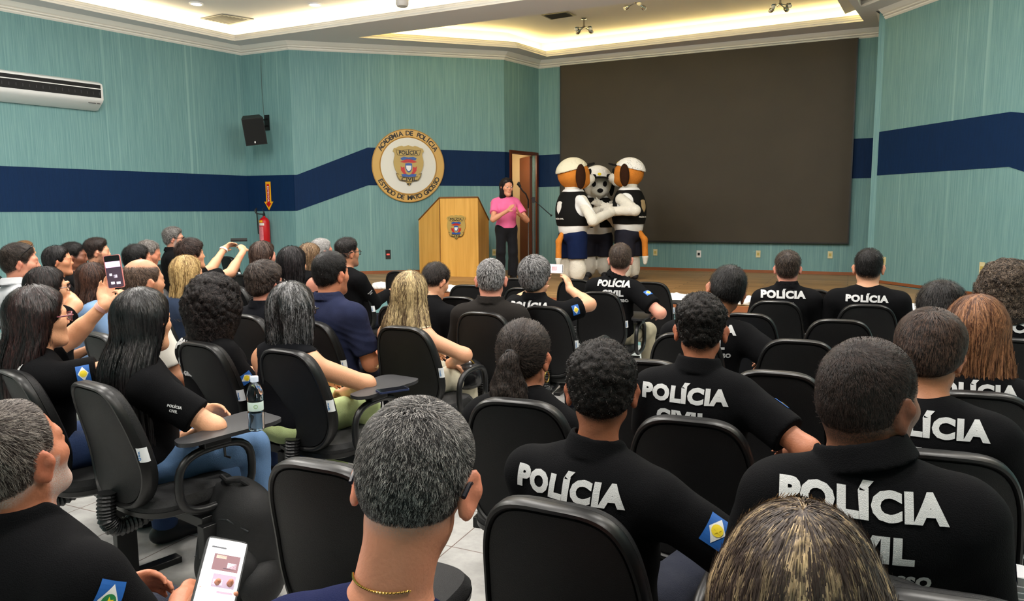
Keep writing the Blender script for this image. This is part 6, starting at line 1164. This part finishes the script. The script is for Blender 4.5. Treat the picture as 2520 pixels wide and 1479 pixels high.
V,F=text_cells('AGASSO'); V=fit(V,.20,.030); c_,s_=math.cos(math.radians(32)),math.sin(math.radians(32)); Pp=np.stack([V[:,0]*c_-V[:,1]*s_+.05,np.full(len(V),-.45),V[:,0]*s_+V[:,1]*c_+.17],1); Pp=trace(lambda q: np.minimum(bpf(q),pk(q)),Pp,(0,1,0),50,.002); mesh_obj('lettering',Pp,F,mat('bag_lettering',(78,78,80),.5),BP)
# cup with the chair that carries it
cp=onz(2503,1492,.7165); CU_=empty('plastic_cup',cp,0,'white disposable plastic cup at the bottom right corner','cup'); CPM=mat('cup_white',(236,236,238),.35,spec=.5)
m=MB(); m.lathe([(0,.002),(.022,.002),(.0235,.004),(.033,.078),(.0345,.080),(.035,.082),(.034,.084),(.0325,.081),(.022,.006),(0,.005)],40); m.build('wall',CPM,CU_,smooth=True); m=MB()
for z in(.03,.045,.06): m.lathe([(.0245+z*.12,z-.002),(.0252+z*.12,z),(.0245+z*.12+.0003,z+.002)],40)
m.build('rib',CPM,CU_,smooth=True)
ry=math.radians(-20); off=Vector((.24,.20,0)); off.rotate(Matrix.Rotation(ry,3,'Z')); place('c',(cp[0]-off.x,cp[1]-off.y,0),ry,'black chair at the bottom right corner carrying the plastic cup',['arm','up','hinge'],False)
# handbag
hp3=at(1143,912,4.72); HB=empty('handbag',hp3-np.array([0,0,.10]),math.radians(-20),'black patent handbag on the lap of the blonde woman','handbag'); PM=mat('patent_black',(30,30,32),.18,spec=.7,var=.5,vscale=25)
V,F=surfnet(lambda P: smax(ell(P,(0,0,.08),(.15,.08,.11)),np.abs(P[:,0])-.125,.02)+.004*wob(P,40,1),(-.18,-.12,-.05),(.18,.12,.22),.008); mesh_obj('bag',V,F,PM,HB,smooth=True)
m=MB(); m.tube([(-.08,-.03,.16),(-.07,-.07,.20),(0,-.09,.19),(.07,-.07,.20),(.08,-.03,.16)],.007,8); m.build('chain_handle',mat('gold_metal',(206,170,90),.25,metal=1),HB,smooth=True)
# jewellery and the like
gold=mat('gold_metal',(206,170,90),.25,metal=1)
i=I['fg']; N_=i['N']; Rh=i['Rh']; m=MB(); pts=[]
for k in range(60):
    a=math.radians(200+ k*140/59-0); pts.append(N_+np.array([.20*math.cos(a),.20*math.sin(a),.100-.014*math.cos(a)]))
pts=np.array(pts); dv=N_+np.array([0,0,.085])-pts; dv/=np.linalg.norm(dv,axis=1,keepdims=True); bt=trace(i['body'],pts,dv,50,.0026)
for k in range(0,len(bt)-1): 
    a,b=bt[k],bt[k+1]; 
    if np.linalg.norm(b-a)<.03: m.tube([a,a*.5+b*.5+np.array([0,0,.0012*(k%2)]),b],[.0012,.0019,.0012],6)
m.build('gold_chain',gold,i['root'],smooth=True)
i=I['po']
for sg in(1,-1):
    c=np.array(i['H2']((sg*.083,-.008,-.062))); m=MB(); m.tube([c+i['Rh']@np.array([.004*sg,math.sin(a)*.019,math.cos(a)*.021]) for a in np.linspace(0,2*math.pi,24,endpoint=False)],.0026,8,closed=True); m.build('hoop_earring',gold,i['root'],smooth=True)
i=I['de']; m=MB(); c=np.array(i['H2']((-.090,-.012,-.040))); m.tube([c,c+np.array([0,0,.006])],.005,8); m.build('earring',gold,i['root'])
def band_(i,nm,m_,t=.10,wd=.020,r=.031):
    E,W_=i['E'][nm],i['W'][nm]; a=nrm(W_-E); c=W_-a*.015; x=nrm(np.cross(a,[0,.3,1])); y=np.cross(a,x); m=MB(); V=[]
    for o,rr in((-wd/2,r),(-wd/2,r+.004),(wd/2,r+.004),(wd/2,r)):
        for k in range(24): q=2*math.pi*k/24; V.append(c+a*o+(x*math.cos(q)*1.12+y*math.sin(q)*.92)*rr)
    m.add(V,[(j*24+k,j*24+(k+1)%24,((j+1)%4)*24+(k+1)%24,((j+1)%4)*24+k) for j in range(4) for k in range(24)]); return m.build('watch',m_,i['root'],smooth=True)
band_(I['pw'],'L',mat('pink_band',(230,180,170),.5)); band_(I['pm'],'L',mat('white_band',(230,226,220),.5),r=.034)
i=I['ho']; H2=i['H2']; G=MB(); bm_=mat('sunglass_black',(16,16,18),.15,spec=.7)
for sg in(-1,1):
    G.tube([H2((sg*.030,.075,.112)),H2((sg*.060,.06,.105)),H2((sg*.088,.02,.07)),H2((sg*.088,-.01,.03)),H2((sg*.086,-.03,-.01))],.003,6)
    c=np.array(H2((sg*.033,.066,.118))); Rh=i['Rh']; G.add([c]+[c+Rh@np.array([.028*math.cos(a),.012*math.sin(a)-.004,.018*math.sin(a)]) for a in np.linspace(0,2*math.pi,16,endpoint=False)],[(0,1+k,1+(k+1)%16) for k in range(16)])
G.build('sunglasses',bm_,i['root'],smooth=False)
